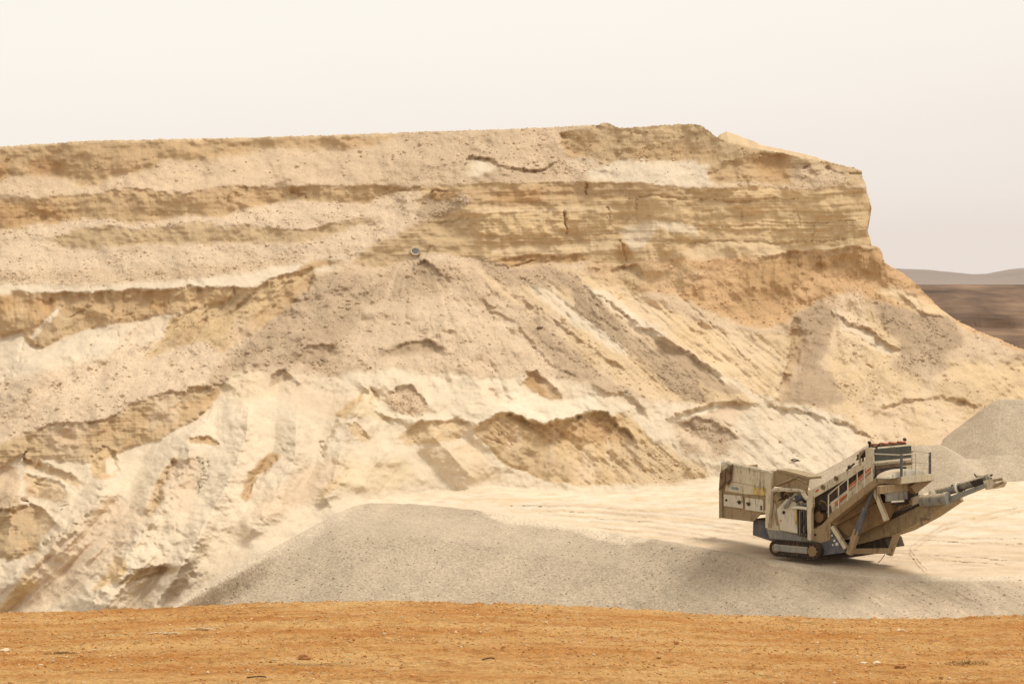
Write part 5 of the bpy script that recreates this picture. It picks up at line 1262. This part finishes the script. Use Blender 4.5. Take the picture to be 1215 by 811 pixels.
p = ground_at(943, 545)
sc2 = MB()
sc2.path([(-.35, 0, .12), (-.1, 0, .26), (.2, 0, .16), (.42, -.05, -.02)], .07, 6).bar((-.3, 0, .12), (.0, -.1, .02), .06, 6).bar((.0, -.1, .02), (.22, -.1, .06), .04, 6)
sc2 = sc2.build('rubber_scrap', MM['black'], None, 0); sc2.location = p + Vector((0, -.12, -.08)); sc2.scale = (.8, .8, .5)
tag(sc2, 'torn black rubber scrap lying on the slope above the machine', 'scrap')
def fg(px, py):
    Yv = (CAMZ - 7.9) * F / (py - HY); x = (px - CX) / F * Yv
    return Vector((x, Yv, float(fore_z(np.array(x), np.array(Yv)))))
M_STN, nt, b = new_mat('rusty_stone', .9)
nt.links.new(mixcol(nt, tuple(lin((140, 94, 54))), tuple(lin((180, 128, 82))), noise(nt, 14, 4)), b.inputs['Base Color'])
M_PST, nt, b = new_mat('pale_stone', .9)
nt.links.new(mixcol(nt, tuple(lin((214, 190, 150))), tuple(lin((236, 220, 190))), noise(nt, 14, 4)), b.inputs['Base Color'])
for (px, py, s, m, lab) in [(361, 788, .075, M_STN, 'rusty brown stone lying below the middle of the ochre ground'),
                            (1025, 783, .05, M_PST, 'left one of two pale stones on the ochre ground in front of the machine'),
                            (1041, 782, .05, M_PST, 'right one of two pale stones on the ochre ground in front of the machine'),
                            (1066, 738, .04, M_PST, 'lone pale stone near the far edge of the ochre ground, right of the machine track'),
                            (803, 761, .04, M_STN, 'dark stone on the ochre ground right of centre'),
                            (1068, 788, .07, M_STN, 'larger rusty stone beside the dry tuft on the ochre ground'),
                            (6, 771, .06, M_PST, 'pale flat stone at the left edge of the ochre ground')]:
    o = MB().ball((0, 0, 0), s * 1.3, s, s * .7, .5, 2).build('stone', m, None, 0); o.location = fg(px, py) + Vector((0, 0, s * .3)); tag(o, lab, 'stone', None)
for (px, py, ln, an, lab) in [(580, 786, .11, .3, 'short dark stick on the ochre ground right of the rusty stone'), (304, 808, .15, -.1, 'dark stick on the ochre ground at the bottom edge')]:
    o = MB().path([(-ln, 0, 0), (-ln * .3, .02, .008), (ln * .4, .05, .012), (ln, .04, .004)], .011, 6).build('stick', MM['black'], None, 0)
    o.location = fg(px, py) + Vector((0, 0, .012)); o.rotation_euler.z = an; tag(o, lab, 'stick')
for (px, py, n, lab) in [(198, 755, 5, 'left bundle of pale bleached twigs on the ochre ground'), (240, 753, 7, 'right, longer bundle of pale bleached twigs on the ochre ground')]:
    t_ = MB()
    for q in range(n):
        x = random.uniform(-.28, .28); a = random.uniform(-.5, .5); l_ = random.uniform(.08, .22)
        t_.path([(x - l_, -.4 * l_ * a, .01), (x, random.uniform(-.05, .05), .03 + random.uniform(0, .02)), (x + l_, .5 * l_ * a, .012)], .008, 5)
    o = t_.build('dry_twigs', M_PST, None, 0); o.location = fg(px, py); tag(o, lab, 'twigs')
M_GR, nt, b = new_mat('dry_grass', .9)
nt.links.new(mixcol(nt, tuple(lin((120, 94, 54))), tuple(lin((170, 138, 88))), noise(nt, 30, 3)), b.inputs['Base Color'])
for (px, py, s, lab) in [(1148, 783, 1.0, 'larger dry grey green tuft at the right of the ochre ground'), (73, 775, .7, 'small dry tuft at the left of the ochre ground')]:
    t_ = MB()
    for q in range(260):
        a = random.uniform(0, 6.28); r_ = random.uniform(0, .28) * s; x, y = r_ * math.cos(a) * 1.4, r_ * math.sin(a)
        h = random.uniform(.012, .045) * s; t_.bar((x, y, 0), (x + random.uniform(-.05, .05), y + random.uniform(-.05, .05), h), .005, 3, .001)
    o = t_.build('dry_tuft', M_GR, None, 0); o.location = fg(px, py); tag(o, lab, 'dry plant')
